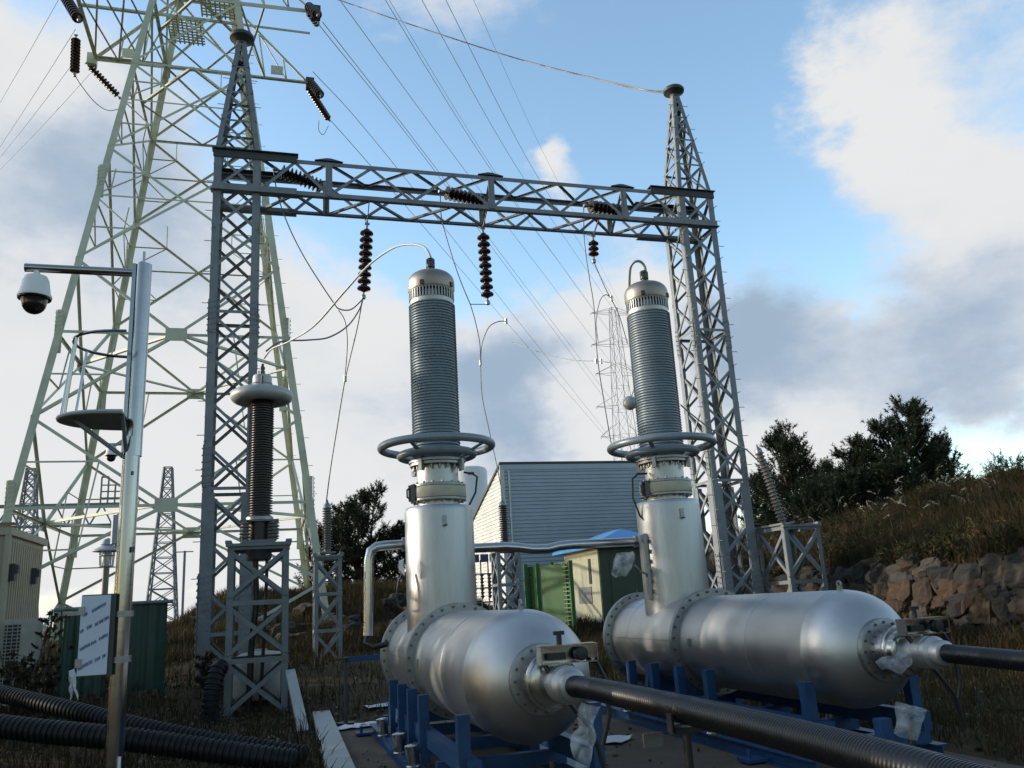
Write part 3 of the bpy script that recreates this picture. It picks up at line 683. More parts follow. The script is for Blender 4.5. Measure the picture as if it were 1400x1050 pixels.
    obj('nozzle', MB().lathe([(.192, 3.93), (.192, 4.1), (.21, 4.105), (.213, 4.12), (.21, 4.135), (.192, 4.14), (.19, 4.21), (.17, 4.22), (.12, 4.225)], o(Y), ax, 48), M['stainless_b'], t)
    obj('cable_gland', MB().lathe([(.10, 4.22), (.10, 4.33), (.125, 4.34), (.13, 4.36), (.13, 4.44), (.122, 4.445), (.122, 4.46), (.13, 4.465), (.13, 4.5), (.10, 4.53), (.098, 4.61), (.085, 4.62)], o(Y), ax, 36), M['alu'], t)
    bx = MB(); yb = Y-4.29
    bx.box((x+.06, yb, AZ+.205), (.44, .015, .13)).box((x+.06, yb-.05, AZ+.265), (.44, .11, .008)).box((x+.06, yb-.05, AZ+.142), (.44, .11, .008)).box((x-.155, yb-.05, AZ+.2), (.008, .11, .12)).box((x+.275, yb-.05, AZ+.2), (.008, .11, .12))
    mo = obj('gauge_bracket', bx, M['stainless_b'], t, False)
    obj('knob', MB().cyl((x+.01, yb-.03, AZ+.265), (x+.01, yb-.03, AZ+.34), .02, 10).box((x+.01, yb-.03, AZ+.35), (.08, .03, .028)), M['black'], mo)
    obj('dial', MB().box((x-.03, yb-.06, AZ+.19), (.13, .05, .05)), M['black'], mo, False)
    kn = MB().lathe([(.05, 0), (.05, .05), (.042, .055), (.042, .075), (0, .078)], (x+.15, yb-.06, AZ+.2), ax, 20)
    obj('knob', kn, M['black'], mo)
    ld = MB()
    ld.tube([(x-.12, yb-.04, AZ+.14), (x-.05, yb-.1, AZ-.0), (x+.05, yb-.12, AZ-.16), (x+.2, yb-.1, AZ-.34), (x+.26, yb-.1, AZ-.6)], .018, 8)
    ld.tube([(x+.22, yb, AZ+.16), (x+.31, yb+.02, AZ+.12), (x+.36, yb, AZ+.0), (x+.36, yb-.02, AZ-.25), (x+.30, yb, AZ-.45)], .018, 8)
    ld.tube([(x-.02, yb+.2, AZ-.55), (x-.04, yb+.2, AZ-.8), (x-.05, yb+.2, GZ+.1)], .028, 8)
    obj('earth_lead', ld, M['black'], t)
    obj('lifting_lug', MB().box((x, Y-3.40, AZ+.535), (.03, .05, .04)).torus((x, Y-3.40, AZ+.575), .028, .01, 16, 6, (1, 0, 0)), M['flange'], t)
    obj('lifting_lug', MB().box((x-.02, Y-.428, .98), (.05, .03, .13)).torus((x-.02, Y-.45, .93), .025, .009, 14, 6, (0, 0, 1)), M['flange'], t)
    obj('earth_pad', MB().box((x-.53, Y-1.25, AZ+.02), (.02, .05, .09)), M['flange'], t, False)
    side = MB().tube([(x+.33, Y-.05, 1.62), (x+.44, Y-.05, 1.60), (x+.50, Y-.05, 1.56), (x+.47, Y-.05, 1.36), (x+.38, Y-.05, 1.2)], .013, 8).box((x+.42, Y-.05, 1.605), (.08, .03, .03))
    if x < 3: obj('signal_lead', side, M['black'], t)
    else:
        side = MB().tube([(x-.28, Y-.05, 1.57), (x-.42, Y-.05, 1.56), (x-.50, Y-.05, 1.50), (x-.52, Y-.05, 1.25), (x-.44, Y-.05, 1.0), (x-.40, Y-.1, .93)], .013, 8).box((x-.40, Y-.05, 1.565), (.08, .03, .03))
        obj('signal_lead', side, M['black'], t)
    return t
va = vessel(VX1); va['label'] = 'nearest stainless steel vessel with tall grey bushing, long arching wire on its top'
vb = vessel(VX2); vb['label'] = 'right hand stainless steel vessel with tall grey bushing, sunlit patches on its side'

def skid(x, lab):
    t = thing('support_skid', (x, 9.2, GZ+.03), lab, 'skid', 'blue steel skids under the vessels'); zt = GZ+.03; m = M['blue']
    for s in (-1, 1):
        mb = MB(); X = x+s*.66
        mb.box((X, 9.4, zt+.065), (.012, 5.2, .10)).box((X, 9.4, zt+.122), (.12, 5.2, .013)).box((X, 9.4, zt+.008), (.12, 5.2, .012)); obj('base_rail', mb, m, t, False)
        obj('upper_beam', MB().box((x+s*.5, 9.1, zt+.345), (.09, 4.7, .16)), m, t, False)
        for y in (10.85, 10.15, 9.45, 8.75, 6.95)+((6.0,) if s < 0 and x > 3 else ()):
            top = -.845 if y > 6.5 else -1.05
            obj('post', MB().box((x+s*.555, y, (top+zt+.12)/2), (.10, .10, top-zt-.12)), m, t, False)
        for y in (10.7, 9.35, 8.5):
            sb = MB().lathe([(.075, 0), (.075, .02), (.06, .03), (.06, .12), (.072, .125), (.072, .20), (.06, .205), (.0, .21)], (x+s*.70, y, zt+.13), (s*.08, -.05, 1), 22); obj('levelling_foot', sb, M['stainless_b'], t)
        for y in (11.9, 7.6): obj('foot_plate', MB().box((x+s*.80, y, zt+.03), (.22, .2, .03)).cyl((x+s*.84, y, zt+.045), (x+s*.84, y, zt+.12), .02, 8), m, t, False)
    for y in (11.6, 10.3, 9.1, 7.9, 6.9): obj('cross_beam', MB().box((x, y, zt+.20), (1.2, .09, .12)), m, t, False)
    for y in (10.6,):
        pts = []
        for k in range(13):
            a = -PI/2+(k-6)/6*.95; pts.append((x+.532*math.cos(a), AZ+.532*math.sin(a)))
        poly = pts+[(x+.5, zt+.26), (x-.5, zt+.26)]
        mb = MB(); n = len(poly); mb.add([(px, y-.05, pz) for px, pz in poly]+[(px, y+.05, pz) for px, pz in poly], [tuple(range(n)), tuple(range(2*n-1, n-1, -1))]+[(i, n+i, n+(i+1) % n, (i+1) % n) for i in range(n)])
        obj('saddle', mb, m, t, False)
    return t
skid(VX1, 'blue steel skid frame under the nearest vessel on the left'); skid(VX2, 'blue steel skid frame under the right hand vessel near the rock wall')

# power cables leaving the nozzles along the vessel axes
def ribbed(name, pts, r, pitch, depth, m, label, cat, group=None, n=28):
    P = [V(p) for p in pts]; D = [0]
    for a, b in zip(P[:-1], P[1:]): D.append(D[-1]+(b-a).length)
    def pos(d):
        for i in range(len(P)-1):
            if d <= D[i+1] or i == len(P)-2:
                t = (d-D[i])/(D[i+1]-D[i]); p0, p1 = P[max(i-1, 0)], P[i]; p2, p3 = P[i+1], P[min(i+2, len(P)-1)]
                return .5*((2*p1)+(p2-p0)*t+(2*p0-5*p1+4*p2-p3)*t*t+(3*p1-p0-3*p2+p3)*t**3)
    ns = int(D[-1]/pitch); q = []; rr = []
    for i in range(ns):
        for f, a in ((0, 1), (.45, 1), (.55, 0), (.95, 0)):
            q.append(pos((i+f)*pitch)); rr.append(r if a else r-depth)
    o = obj(name, MB().tube(q, r, n, True, lambda i: rr[i]), m)
    return tag(o, label, cat, group)
ribbed('power_cable', [(VX1+.0, 5.85, AZ), (VX1+.01, 5.4, AZ+.01), (VX1+.06, 4.3, AZ-.005), (VX1+.08, 3.3, AZ-.02), (VX1+.0, 2.4, AZ-.02), (VX1-.15, .8, AZ-.04), (VX1-.3, -1.5, AZ-.2), (VX1-.4, -3.5, AZ-.6), (VX1-.4, -4.6, GZ+.08)], .072, .022, .0018, M['rubber'], 'thick black power cable from the nearest vessel, running across the bottom right of the photo', 'cable', 'black power cables')
ribbed('power_cable', [(VX2, 5.83, AZ), (VX2-.02, 5.4, AZ-.01), (VX2-.1, 4.7, AZ-.015), (VX2-.15, 3.5, AZ+.01), (VX2-.1, 1.5, AZ-.1), (VX2, -.6, AZ-.5), (VX2, -2, GZ+.08)], .072, .022, .0018, M['rubber'], 'thick black power cable from the right hand vessel, leaving at the right edge', 'cable', 'black power cables')
for (X, Y, z, lab) in ((VX1+.065, 4.3, AZ-.086, 'thin black post holding up the nearest power cable'),):
    t = thing('cable_support', (X, Y, GZ), lab, 'post')
    obj('post', MB().cyl((X, Y, GZ), (X, Y, z-.03), .022, 10), M['black'], t); obj('cradle', MB().box((X, Y, z-.02), (.17, .06, .03)).box((X-.085, Y, z+.02), (.014, .06, .09)).box((X+.085, Y, z+.02), (.014, .06, .09)), M['black'], t, False); obj('base', MB().box((X, Y, GZ+.04), (.3, .3, .02)), M['black'], t, False)
    obj('hanging_tag', MB().box((X-.17, Y+.05, z-.06), (.11, .01, .07)), M['porc_mid'], t, False)

# clear plastic bags and wraps
def bag(name, pts, lab, cat='plastic bag', m='plastic', th=.05, seed=1, n=14):
    """crumpled pouch: closed lens shaped shell through an outline in a plane facing the camera side"""
    c = sum((V(p) for p in pts), V((0, 0, 0)))/len(pts); R = random.Random(seed)
    nrm = (V(pts[1])-V(pts[0])).cross(V(pts[2])-V(pts[0])).normalized()
    out = []
    for i in range(len(pts)):
        a, b = V(pts[i]), V(pts[(i+1) % len(pts)])
        for k in range(8): q = a.lerp(b, k/8); out.append(q+mnoise.noise_vector(q*9)*.03)
    m_ = len(out); vs = []; fs = []; rings = 10
    for s in (1, -1):
        base = len(vs)
        for j in range(rings):
            t = j/rings
            for i, p in enumerate(out):
                q = p.lerp(c, t); vs.append(q+nrm*s*(th*math.sin(t*PI/2)*(.7+.9*mnoise.noise(q*11+V((0, 0, s*3))))+(mnoise.noise(q*23)*.012 if j else 0)))
        vs.append(c+nrm*s*th)
        for j in range(rings-1):
            for i in range(m_):
                q = (base+j*m_+i, base+j*m_+(i+1) % m_, base+(j+1)*m_+(i+1) % m_, base+(j+1)*m_+i); fs.append(q if s > 0 else q[::-1])
        for i in range(m_):
            q = (base+(rings-1)*m_+i, base+(rings-1)*m_+(i+1) % m_, len(vs)-1); fs.append(q if s > 0 else q[::-1])
    o = obj(name, MB().add(vs, fs), M[m])
    o.data.set_sharp_from_angle(angle=PI)
    return tag(o, lab, cat)
def poly(pix, Y): return [at(x, y, Y) for x, y in pix]
bag('plastic_bag', poly([(796, 958), (818, 962), (812, 990), (816, 1012), (806, 1048), (788, 1050), (778, 1020), (788, 996)], 6.0), 'crumpled clear plastic bag hanging below the nozzle of the nearest vessel', seed=2)
bag('plastic_bag', poly([(1226, 958), (1270, 968), (1255, 1014), (1236, 1010), (1222, 1004)], 5.85), 'flat clear plastic bag hanging below the nozzle of the right hand vessel', seed=3)
bag('plastic_bag', poly([(845, 755), (868, 752), (868, 768), (858, 786), (842, 792), (835, 784), (840, 766)], 10.2), 'milky plastic bag tied to the left side of the right hand riser', seed=4, th=.07)
bag('plastic_bag', poly([(1196, 905), (1222, 892), (1243, 888), (1246, 905), (1232, 920), (1205, 916)], 6.0), 'clear plastic wrap bunched round the cable gland of the right hand vessel', seed=5)
bag('plastic_bag', poly([(543, 768), (552, 764), (552, 786), (546, 780)], 10.2), 'small white plastic bag on the left side of the nearest riser', m='white', seed=6, th=.03)
gl = MB().box((VX2-.43, VY-.1, .34), (.05, .06, .85)).box((VX2-.47, VY-.1, .70), (.07, .05, .09)).tube([(VX2-.63, VY-.15, .36), (VX2-.56, VY-.15, .28), (VX2-.47, VY-.15, .24), (VX2-.44, VY-.1, .2)], .015, 6)
for k in range(6): gl.box((VX2-.455, VY-.14, .02+.13*k), (.03, .03, .05))
obj('gauge_strip', gl, M['flange'], vb, False)
obj('signal_lead', MB().tube([at(551, 782, 10.25), at(545, 795, 10.25), at(542, 815, 10.25), at(545, 830, 10.25), at(552, 834, 10.3)], .012, 8), M['black'], va)

# stainless pipe between the risers
PY = VY+.52
pp = [at(503, 869, PY), at(504, 800, PY), at(504.5, 766, PY), at(507, 753, PY), at(515, 747.5, PY), at(528, 746, PY), at(553, 744.5, PY), at(648, 749.5, PY), at(690, 747.5, PY), at(708, 748.5, PY), at(728, 751, PY), at(748, 750.5, PY), at(764, 746.5, PY), at(782, 744.5, PY), at(830, 742.5, PY), at(872, 740.5, PY)]
sp = thing('gas_pipe', (pp[0].x, PY, pp[0].z), 'polished steel pipe bending up and running between the two risers', 'pipe')
obj('tube', MB().tube(pp, .062, 20), M['stainless_b'], sp)
obj('coupling', MB().lathe([(.06, 0), (.09, .005), (.09, .05), (.06, .055)], at(549, 744.5, PY), (1, 0, 0), 20).lathe([(.06, 0), (.08, .005), (.08, .05), (.06, .055)], at(866, 740.5, PY), (1, 0, 0), 20), M['flange'], sp)
hz = [at(503, 868, PY), at(500, 880, PY-.1), at(512, 885, PY-.2), at(530, 880, PY-.3)]
tag(obj('flexible_hose', MB().tube(hz, .035, 10), M['hose']), 'short black hose leading from the polished pipe end to the vessel', 'hose')

# ------------------------------------------------------------------ lattice stands with insulators
def stand(x0, x1, y0, y1, zb, zt, tiers, lab, group, m='galv_l', w=.10):
    t = thing('lattice_stand', ((x0+x1)/2, (y0+y1)/2, zb), lab, 'stand', group)
    c = ((x0+x1)/2, (y0+y1)/2); hx, hy = (x1-x0)/2, (y1-y0)/2
    lattice_legs(t, [corners(c, hx, hy, zb), corners(c, hx, hy, zt)], w, M[m])
    h = (zt-zb)/tiers
    for i in range(tiers):
        lo, hi = corners(c, hx, hy, zb+h*(i+.06)), corners(c, hx, hy, zb+h*(i+.94))
        for f in range(4): face_x(t, lo, hi, f, w*.72, M[m])
        cc = corners(c, hx+.004, hy+.004, zb+h*(i+1)-.02)
        for f in range(4): face_h(t, cc, f, w*.8, M[m])
    mb = MB()
    e = .04
    for s in (-1, 1): mb.box((c[0], c[1]+s*hy, zt+.02), (2*hx+2*e, .12, .05)).box((c[0]+s*hx, c[1], zt+.075), (.10, 2*hy+2*e, .05))
    obj('top_frame', mb, M[m], t, False)
    return t, c
st1, c1 = stand(-.645, .355, 15.3, 16.3, -1.62, 1.17, 3, 'grey lattice stand in front of the left gantry column, with a white tank inside', 'lattice stands')
st2, c2 = stand(1.12, 1.78, 21.7, 22.36, -1.3, 1.32, 3, 'narrow dark lattice stand right of the left gantry column, before the dark tree', 'lattice stands', 'galv', .09)
st3, c3 = stand(5.78, 6.42, 21.7, 22.36, -1.3, 1.32, 3, 'narrow lattice stand at the corner of the clad building, seen past the nearest riser', 'lattice stands', 'galv', .09)
st4, c4 = stand(12.0, 13.0, 18.0, 19.2, -1.2, 1.37, 2, 'sunlit lattice stand in front of the rock wall, right of the right gantry column', 'lattice stands', 'galv_l', .11)

def post_insulator(x, y):
    t = thing('voltage_divider', (x, y, 1.24), 'dark ribbed insulator column with a fat grey ring, on the lattice stand at left', 'insulator'); Y = y
    o = (x, y, 0)
    pl = MB().box((x, y, 1.63), (.66, .5, .03)).box((x, y, 1.265), (.55, .55, .05)); obj('base_plate', pl, M['galv_l'], t, False)
    for sx in (-1, 1):
        for sy in (-1, 1): obj('post_insulator', MB().lathe([(.05, 1.29)]+shed_profile(1.30, 1.60, 5, .06, .105)+[(.05, 1.615)], (x+sx*.24, y+sy*.2, 0), n=24), M['porc_mid'], t)
    obj('box', MB().lathe([(.2, .95), (.22, 1.0), (.22, 1.24), (.1, 1.245)], o, n=32), M['dark_steel'], t)
    obj('core', MB().lathe([(.19, 1.25), (.19, 1.61)], o, n=32), M['black'], t)
    obj('insulator', MB().lathe([(.2, 1.645), (.2, 1.72)]+shed_profile(1.74, 3.84, 46, .175, .225)+[(.2, 3.86)], o, n=48), M['porc_dark'], t)
    obj('flange', MB().lathe([(.2, 1.645), (.235, 1.65), (.235, 1.70), (.2, 1.73)], o, n=36), M['flange'], t)
    rg = MB().torus((x, y, 3.93), .40, .165, 72, 20, sz=.8); rg.lathe([(.26, 3.84), (.28, 3.86), (.28, 4.02), (.26, 4.05)], o, n=40); obj('corona_ring', rg, M['ring_l'], t)
    obj('cap', MB().lathe([(.17, 3.95), (.175, 4.28), (.16, 4.33), (.1, 4.345), (0, 4.35)], o, n=32).torus((x, y, 4.17), .175, .015, 32, 8), M['ring_l'], t)
    obj('terminal', MB().lathe([(.05, 4.34), (.05, 4.42), (.035, 4.425), (.035, 4.45), (.048, 4.455), (.048, 4.5), (.03, 4.51), (.03, 4.56), (0, 4.57)], o, n=16).cyl((x-.06, y-.1, 4.05), (x-.06, y-.1, 4.4), .014, 8).tube([(x+.0, y-.33, 3.95), (x+.0, y-.24, 4.05), (x, y-.18, 4.28)], .02, 8), M['porc_dark'], t)
    obj('stay_lead', MB().tube([(x-.06, y-.05, 1.0), (x-.03, y-.06, .2), (x-.10, y-.05, -.6), (x-.12, y-.05, -1.55)], .055, 10).tube([(x+.14, y-.1, 1.0), (x+.13, y-.1, .2), (x+.1, y-.1, -.6), (x+.06, y-.1, -1.6)], .03, 8), M['black'], t)
    return t
post_insulator(c1[0], c1[1])
def arrester(c, z0, L, r, lab, group='surge arresters on stands', tilt=None, n=17, m='porc_mid'):
    t = thing('surge_arrester', (c[0], c[1], z0), lab, 'insulator', group); o = (c[0], c[1], 0)
    obj('base_plate', MB().box((c[0], c[1], z0+.02), (.4, .4, .04)), M['galv_l'], t, False)
    obj('insulator', MB().lathe([(r*.6, z0+.04)]+shed_profile(z0+.10, z0+L-.2, n, r*.62, r)+[(r*.5, z0+L-.18)], o, n=26), M[m], t)
    obj('terminal', MB().lathe([(r*.8, z0+L-.2), (r*.7, z0+L-.12), (r*.25, z0+L-.06), (.02, z0+L), (0, z0+L+.02)], o, n=18), M['flange'], t)
    if tilt: t.rotation_euler = tilt
    return t
arrester(c2, 1.42, 1.35, .13, 'slim ribbed insulator on the narrow dark stand before the dark tree')
arrester(c3, 1.42, 1.30, .13, 'dark ribbed insulator against the corner of the clad building', m='porc_dark')
arrester((12.35, 18.5), 1.44, 2.1, .12, 'leaning pale insulator on the sunlit stand before the rock wall', tilt=(0, -.23, 0), n=20)

# ------------------------------------------------------------------ camera pole
def cctv():
    X, Y = -1.237, 8.5; t = thing('camera_pole', (X, Y, GZ-.1), 'polished steel camera pole with round ladder cage and long arm at left', 'pole')
    zt = 3.46
    obj('shaft', MB().cyl((X-.01, Y, GZ-.15), (X-.01, Y, 1.7), .078, 32), M['pole'], t)
    obj('sleeve', MB().cyl((X+.005, Y, 1.52), (X+.005, Y, zt), .076, 32).box((X-.075, Y-.02, 2.5), (.035, .07, 1.9)), M['pole'], t)
    obj('arm', MB().cyl((X-.04, Y, 3.37), (X-1.05, Y, 3.37), .042, 20), M['pole'], t)
    obj('antenna', MB().cyl((X+.0, Y, zt), (X, Y, zt+.14), .015, 8), M['pole'], t)
    def dpts(z, rx, ry, n=22): return [(X-.05-rx*math.sin(PI*k/n)**.8, Y-ry*math.cos(PI*k/n), z) for k in range(n+1)]
    obj('cage_ring', MB().tube(dpts(2.62, .52, .43), .016, 8), M['pole'], t)
    pl = dpts(1.88, .58, .36); mb = MB()
    mb.prism([(p[0], p[1]) for p in pl], 1.86, 1.875); mb.tube(dpts(1.868, .60, .38), .022, 8)
    obj('platform', mb, M['ring_l'], t, False)
    br = MB()
    for k in (7, 11, 15): a, b = dpts(1.88, .59, .37)[k], dpts(2.62, .52, .43)[k]; br.cyl(a, b, .013, 8)
    obj('cage_bar', br, M['pole'], t)
    sb = MB()
    for s in (-1, 1): sb.bar((X-.5, Y+s*.14, 1.85), (X-.06, Y+s*.05, 1.5), .03, .03)
    sb.bar((X-.06, Y-.3, 1.85), (X-.05, Y-.05, 1.55), .03, .03)
    obj('bracket', sb, M['galv_l'], t, False)
    for z in (.06, -.33):
        ban = MB().cyl((X-.01, Y, z), (X-.01, Y, z+.05), .097, 24).box((X-.15, Y-.02, z+.025), (.16, .05, .05))
        obj('band_clamp', ban, M['flange'], t, False)
    obj('bolt', MB().box((X+.06, Y-.07, .65), (.025, .03, .05)), M['bolt'], t, False); obj('bolt', MB().box((X+.02, Y-.085, 1.35), (.02, .03, .03)), M['bolt'], t, False)
    obj('label_strip', MB().box((X+.045, Y-.082, -1.18), (.025, .008, .16)), M['white'], t, False)
    return X, Y
CX, CY = cctv()
def dome_camera(x, y, z, s, lab):
    t = thing('dome_camera', (x, y, z), lab, 'camera', 'white dome cameras')
    obj('housing', MB().lathe([(0, 0), (.05*s, -.002*s), (.095*s, -.02*s), (.115*s, -.06*s), (.135*s, -.19*s), (.15*s, -.215*s), (.15*s, -.235*s), (.09*s, -.24*s)], (x, y, z), n=40), M['white'], t)
    gb = [(.148*s, -.236*s), (.145*s, -.25*s), (.118*s, -.255*s)]+[(.108*s*math.cos(a), -.29*s-.108*s*math.sin(a)) for a in np.linspace(0, PI/2, 10)]
    obj('dome', MB().lathe(gb, (x, y, z), n=40), M['glassy'], t)
    obj('stem', MB().cyl((x, y, z-.005), (x, y, z+.05*s), .03*s, 14), M['white'], t)
dome_camera(CX-.945, CY, 3.30, 1.0, 'large white dome camera hanging from the end of the long polished arm')
X2, Y2 = -.1475*24, 24
t2 = thing('camera_pole', (X2, Y2, g(X2, Y2)), 'farther camera pole, nearly hidden behind the polished pole', 'pole')
obj('shaft', MB().cyl((X2, Y2, g(X2, Y2)-.1), (X2, Y2, 4.75), .09, 16), M['pole'], t2); obj('arm', MB().cyl((X2, Y2, 4.62), (X2-.6, Y2, 4.62), .035, 10), M['pole'], t2)
dome_camera(-.1672*24, Y2, 4.57, 1.05, 'small looking dome camera below the round ladder platform, on the farther pole')

# control box on the pole, door still under printed protective film
bx0 = V((CX-.195, CY-.06, -.075))
cb = thing('control_box', (bx0.x, bx0.y, -.40), 'flat steel box clamped to the polished pole, its door under bluish printed film', 'box')
obj('case', MB().box((bx0.x+.005, CY-.03, -.08), (.275, .16, .69)), M['box'], cb, False)
dr = obj('door', MB().box((bx0.x-.015, CY-.118, -.08), (.235, .014, .67)), M['film'], cb, False)

for hz_ in (.13, -.31): obj('hinge', MB().box((bx0.x-.125, CY-.125, hz_), (.05, .025, .07)), M['flange'], cb, False)
R = random.Random(5); ca, sa = math.cos(.42), math.sin(.42)
def glyph(u, v, h, wv):
    for seg in R.sample(range(6), 4):
        a, b = [((0, 0), (0, 1)), ((1, 0), (1, 1)), ((0, 0), (1, 0)), ((0, 1), (1, 1)), ((0, .5), (1, .5)), ((0, 0), (1, 1))][seg]
        q = [(u+(p[0]*wv)*ca-(p[1]*h)*sa*.6, v+(p[0]*wv)*sa+(p[1]*h)*ca) for p in (a, b)]
        ink.bar((bx0.x-.015+q[0][0]*.8, CY-.1262, -.08+q[0][1]), (bx0.x-.015+q[1][0]*.8, CY-.1262, -.08+q[1][1]), .006, .003, (0, -1, 0))
for (u0_, v0_, k) in ((-.11, .16, 2), (-.03, .19, 8), (-.135, .02, 2), (-.07, .05, 3), (.01, .075, 8), (-.13, -.13, 6), (-.02, -.085, 3), (.06, -.05, 5), (-.13, -.29, 8), (.03, -.225, 3), (.10, -.2, 2)):
    ink = MB()
    for i in range(k): glyph(u0_+i*.0185*ca, v0_+i*.0185*sa, .026, .012)
    obj('printed_word', ink, M['ink'], dr, False)
# ------------------------------------------------------------------ hoses, beams and litter on the ground at left
def hz(x, y, h): return V((x, y, g(x, y)+h))
def hose(pix, r, lab):
    pts = []
    for (px, py, Y) in pix: pts.append(at(px, py, Y))
    return ribbed('corrugated_hose', pts, r, .062, .014, M['hose'], lab, 'hose', 'black corrugated hoses', 20)
hose([(-60, 932, 13.2), (0, 948, 12.6), (60, 962, 12.0), (130, 979, 11.5), (200, 996, 11.1), (280, 1012, 10.8), (360, 1024, 10.5), (418, 1033, 10.3)], .105, 'upper one of two black corrugated hoses on the ground at left, behind the polished pole')
hose([(-60, 988, 10.6), (0, 993, 10.4), (70, 1001, 10.2), (150, 1008, 10.0), (230, 1018, 9.9), (310, 1029, 9.75), (405, 1041, 9.6)], .118, 'lower one of two black corrugated hoses, nearest on the ground at left')
ribbed('corrugated_hose', [at(290, 985, 14.9), at(288, 960, 14.9), at(292, 935, 14.95), at(298, 915, 15.05), at(306, 912, 15.2)], .14, .075, .02, M['hose'], 'short black corrugated hose standing up against the left lattice stand', 'hose', 'black corrugated hoses', 20)
tag(obj('post_beam', MB().bar(at(397, 920, 14.9), at(416, 1004, 13.1), .15, .12, (0, -1, .4)), M['paint_w']), 'pale concrete post leaning against the right foot of the left stand', 'post')
q0, q1 = V((.86, 14.6, GZ+.10)), V((.72, 8.6, GZ+.12))
bm = thing('steel_beam', ((q0+q1)/2), 'long worn white steel channel lying on the ground beside the concrete slab', 'beam')
obj('channel', MB().chan(q0, q1, .27, .12, (0, 0, 1)), M['paint_w'], bm, False); obj('bolt_hole', MB().cyl((.86, 14.45, GZ+.098), (.86, 14.45, GZ+.106), .03, 12), M['black'], bm)
dm = thing('storage_tank', (c1[0]+.05, 16.95, g(0, 17)), 'pale rounded plastic tank behind the lower part of the left stand', 'tank')
obj('body', MB().lathe([(.44, 0), (.47, .05), (.47, .62), (.44, .74), (.34, .80), (.12, .83), (.12, .86), (0, .86)], (c1[0]+.05, 16.95, g(0, 17)), n=32), M['conc'], dm)
pb = at(473, 990, 13.2); t = thing('barrier_post', (pb.x, pb.y, GZ), 'thin dark barrier post standing on the slab left of the nearest vessel', 'post')
obj('post', MB().cyl((pb.x, pb.y, GZ), (pb.x, pb.y, -.72), .028, 10), M['dark_steel'], t); obj('cap', MB().cyl((pb.x, pb.y, -.73), (pb.x, pb.y, -.66), .05, 12), M['black'], t); obj('base', MB().cyl((pb.x, pb.y, GZ+.03), (pb.x, pb.y, GZ+.06), .13, 20), M['black'], t)
tag(obj('barrier_belt', MB().bar((pb.x+.04, pb.y, -.70), (pb.x+1.6, pb.y+.5, -.70), .012, .08, (0, 0, 1)), M['blue']), 'blue barrier belt stretched from the thin dark post behind the vessel', 'belt')
def paper(px, py, w, d, rz, lab, seed):
    p = atz(px, py, GZ+.045); R = random.Random(seed); n = 7; vs = []; fs = []
    for i in range(n):
        for j in range(n):
            a, b = (i/(n-1)-.5)*w, (j/(n-1)-.5)*d; z = .02+.05*abs(mnoise.noise(V((a*6, b*6, seed*3.1))))
            vs.append((p.x+a*math.cos(rz)-b*math.sin(rz), p.y+a*math.sin(rz)+b*math.cos(rz), GZ+.03+z))
    vs += [(x, y, z-.006) for x, y, z in vs]; k = n*n
    for i in range(n-1):
        for j in range(n-1):
            q = (i*n+j, (i+1)*n+j, (i+1)*n+j+1, i*n+j+1); fs += [q, tuple(x+k for x in q[::-1])]
    for i in range(n-1):
        for a, b in ((i, i+1), ((n-1)*n+i+1, (n-1)*n+i)): fs.append((a, b, b+k, a+k))
        for a, b in (((i+1)*n, i*n), (i*n+n-1, (i+1)*n+n-1)): fs.append((a, b, b+k, a+k))
    tag(obj('paper_sheet', MB().add(vs, fs), M['litter']), lab, 'paper', 'white sheets on the slab')
def atz(x, y, Z):
    d = raydir(x, y); return d*(Z/d.z)
paper(485, 994, .55, .3, .2, 'crumpled white sheet at the foot of the thin barrier post', 1)
paper(503, 991, .4, .25, -.2, 'white sheet between the barrier post and the blue skid', 2)
paper(527, 964, .7, .5, .1, 'white sheet lying behind the posts of the nearest blue skid', 3)
paper(1010, 990, .3, .3, .5, 'white scrap on the slab near the right hand skid', 4)
paper(838, 1012, .45, .35, .8, 'bluish white scrap on the slab between the two skids', 5)

# ------------------------------------------------------------------ cabin, air conditioner, fences at left
cb2 = thing('site_cabin', (-5.3, 17.2, g(-5, 17)), 'beige ribbed metal cabin at the left edge with lamps on its wall', 'cabin')
zc = -1.25; x1c, y0c, zt2 = -4.45, 17.0, 1.66
mb = MB(); mb.box((x1c-1.6, y0c+1.3, (zc+zt2)/2), (3.2, 2.6, zt2-zc))
obj('wall', mb, M['cabin'], cb2, False)
rb = MB(); x = x1c-3.15
while x < x1c-.02: rb.box((x, y0c-.012, (zc+zt2)/2), (.07, .03, zt2-zc-.2)); x += .15
y = y0c+.05
while y < y0c+2.5: rb.box((x1c+.012, y, (zc+zt2)/2), (.03, .07, zt2-zc-.2)); y += .15
obj('ribs', rb, M['cabin'], cb2, False)
tr = MB(); tr.box((x1c-1.6, y0c-.03, zt2+.05), (3.3, .08, .13)).box((x1c+.03, y0c+1.3, zt2+.05), (.08, 2.7, .13)).box((x1c+.02, y0c-.02, (zc+zt2)/2), (.08, .08, zt2-zc))
tr.box((x1c-.62, y0c-.03, (zc+zt2)/2), (.05, .05, zt2-zc-.1))
obj('trim', tr, M['cabin'], cb2, False)
rl = MB(); rl.box((x1c-.6, y0c+.5, zt2+.16), (1.2, .12, .06)).box((x1c-.2, y0c+.2, zt2+.2), (.5, .1, .05)); obj('roof_rail', rl, mat('rusty_brown', (.22, .14, .09), .8), cb2, False)
for dy in (.25, 1.75):
    l = MB().box((x1c+.07, y0c+dy, 1.0), (.10, .14, .30)).box((x1c+.14, y0c+dy, 1.05), (.06, .11, .14)); obj('wall_lamp', l, M['box'], cb2, False)
ac = thing('air_conditioner', (x1c+.42, y0c-.3, zc), 'grey air conditioner unit with dark grille in front of the beige cabin', 'air conditioner')
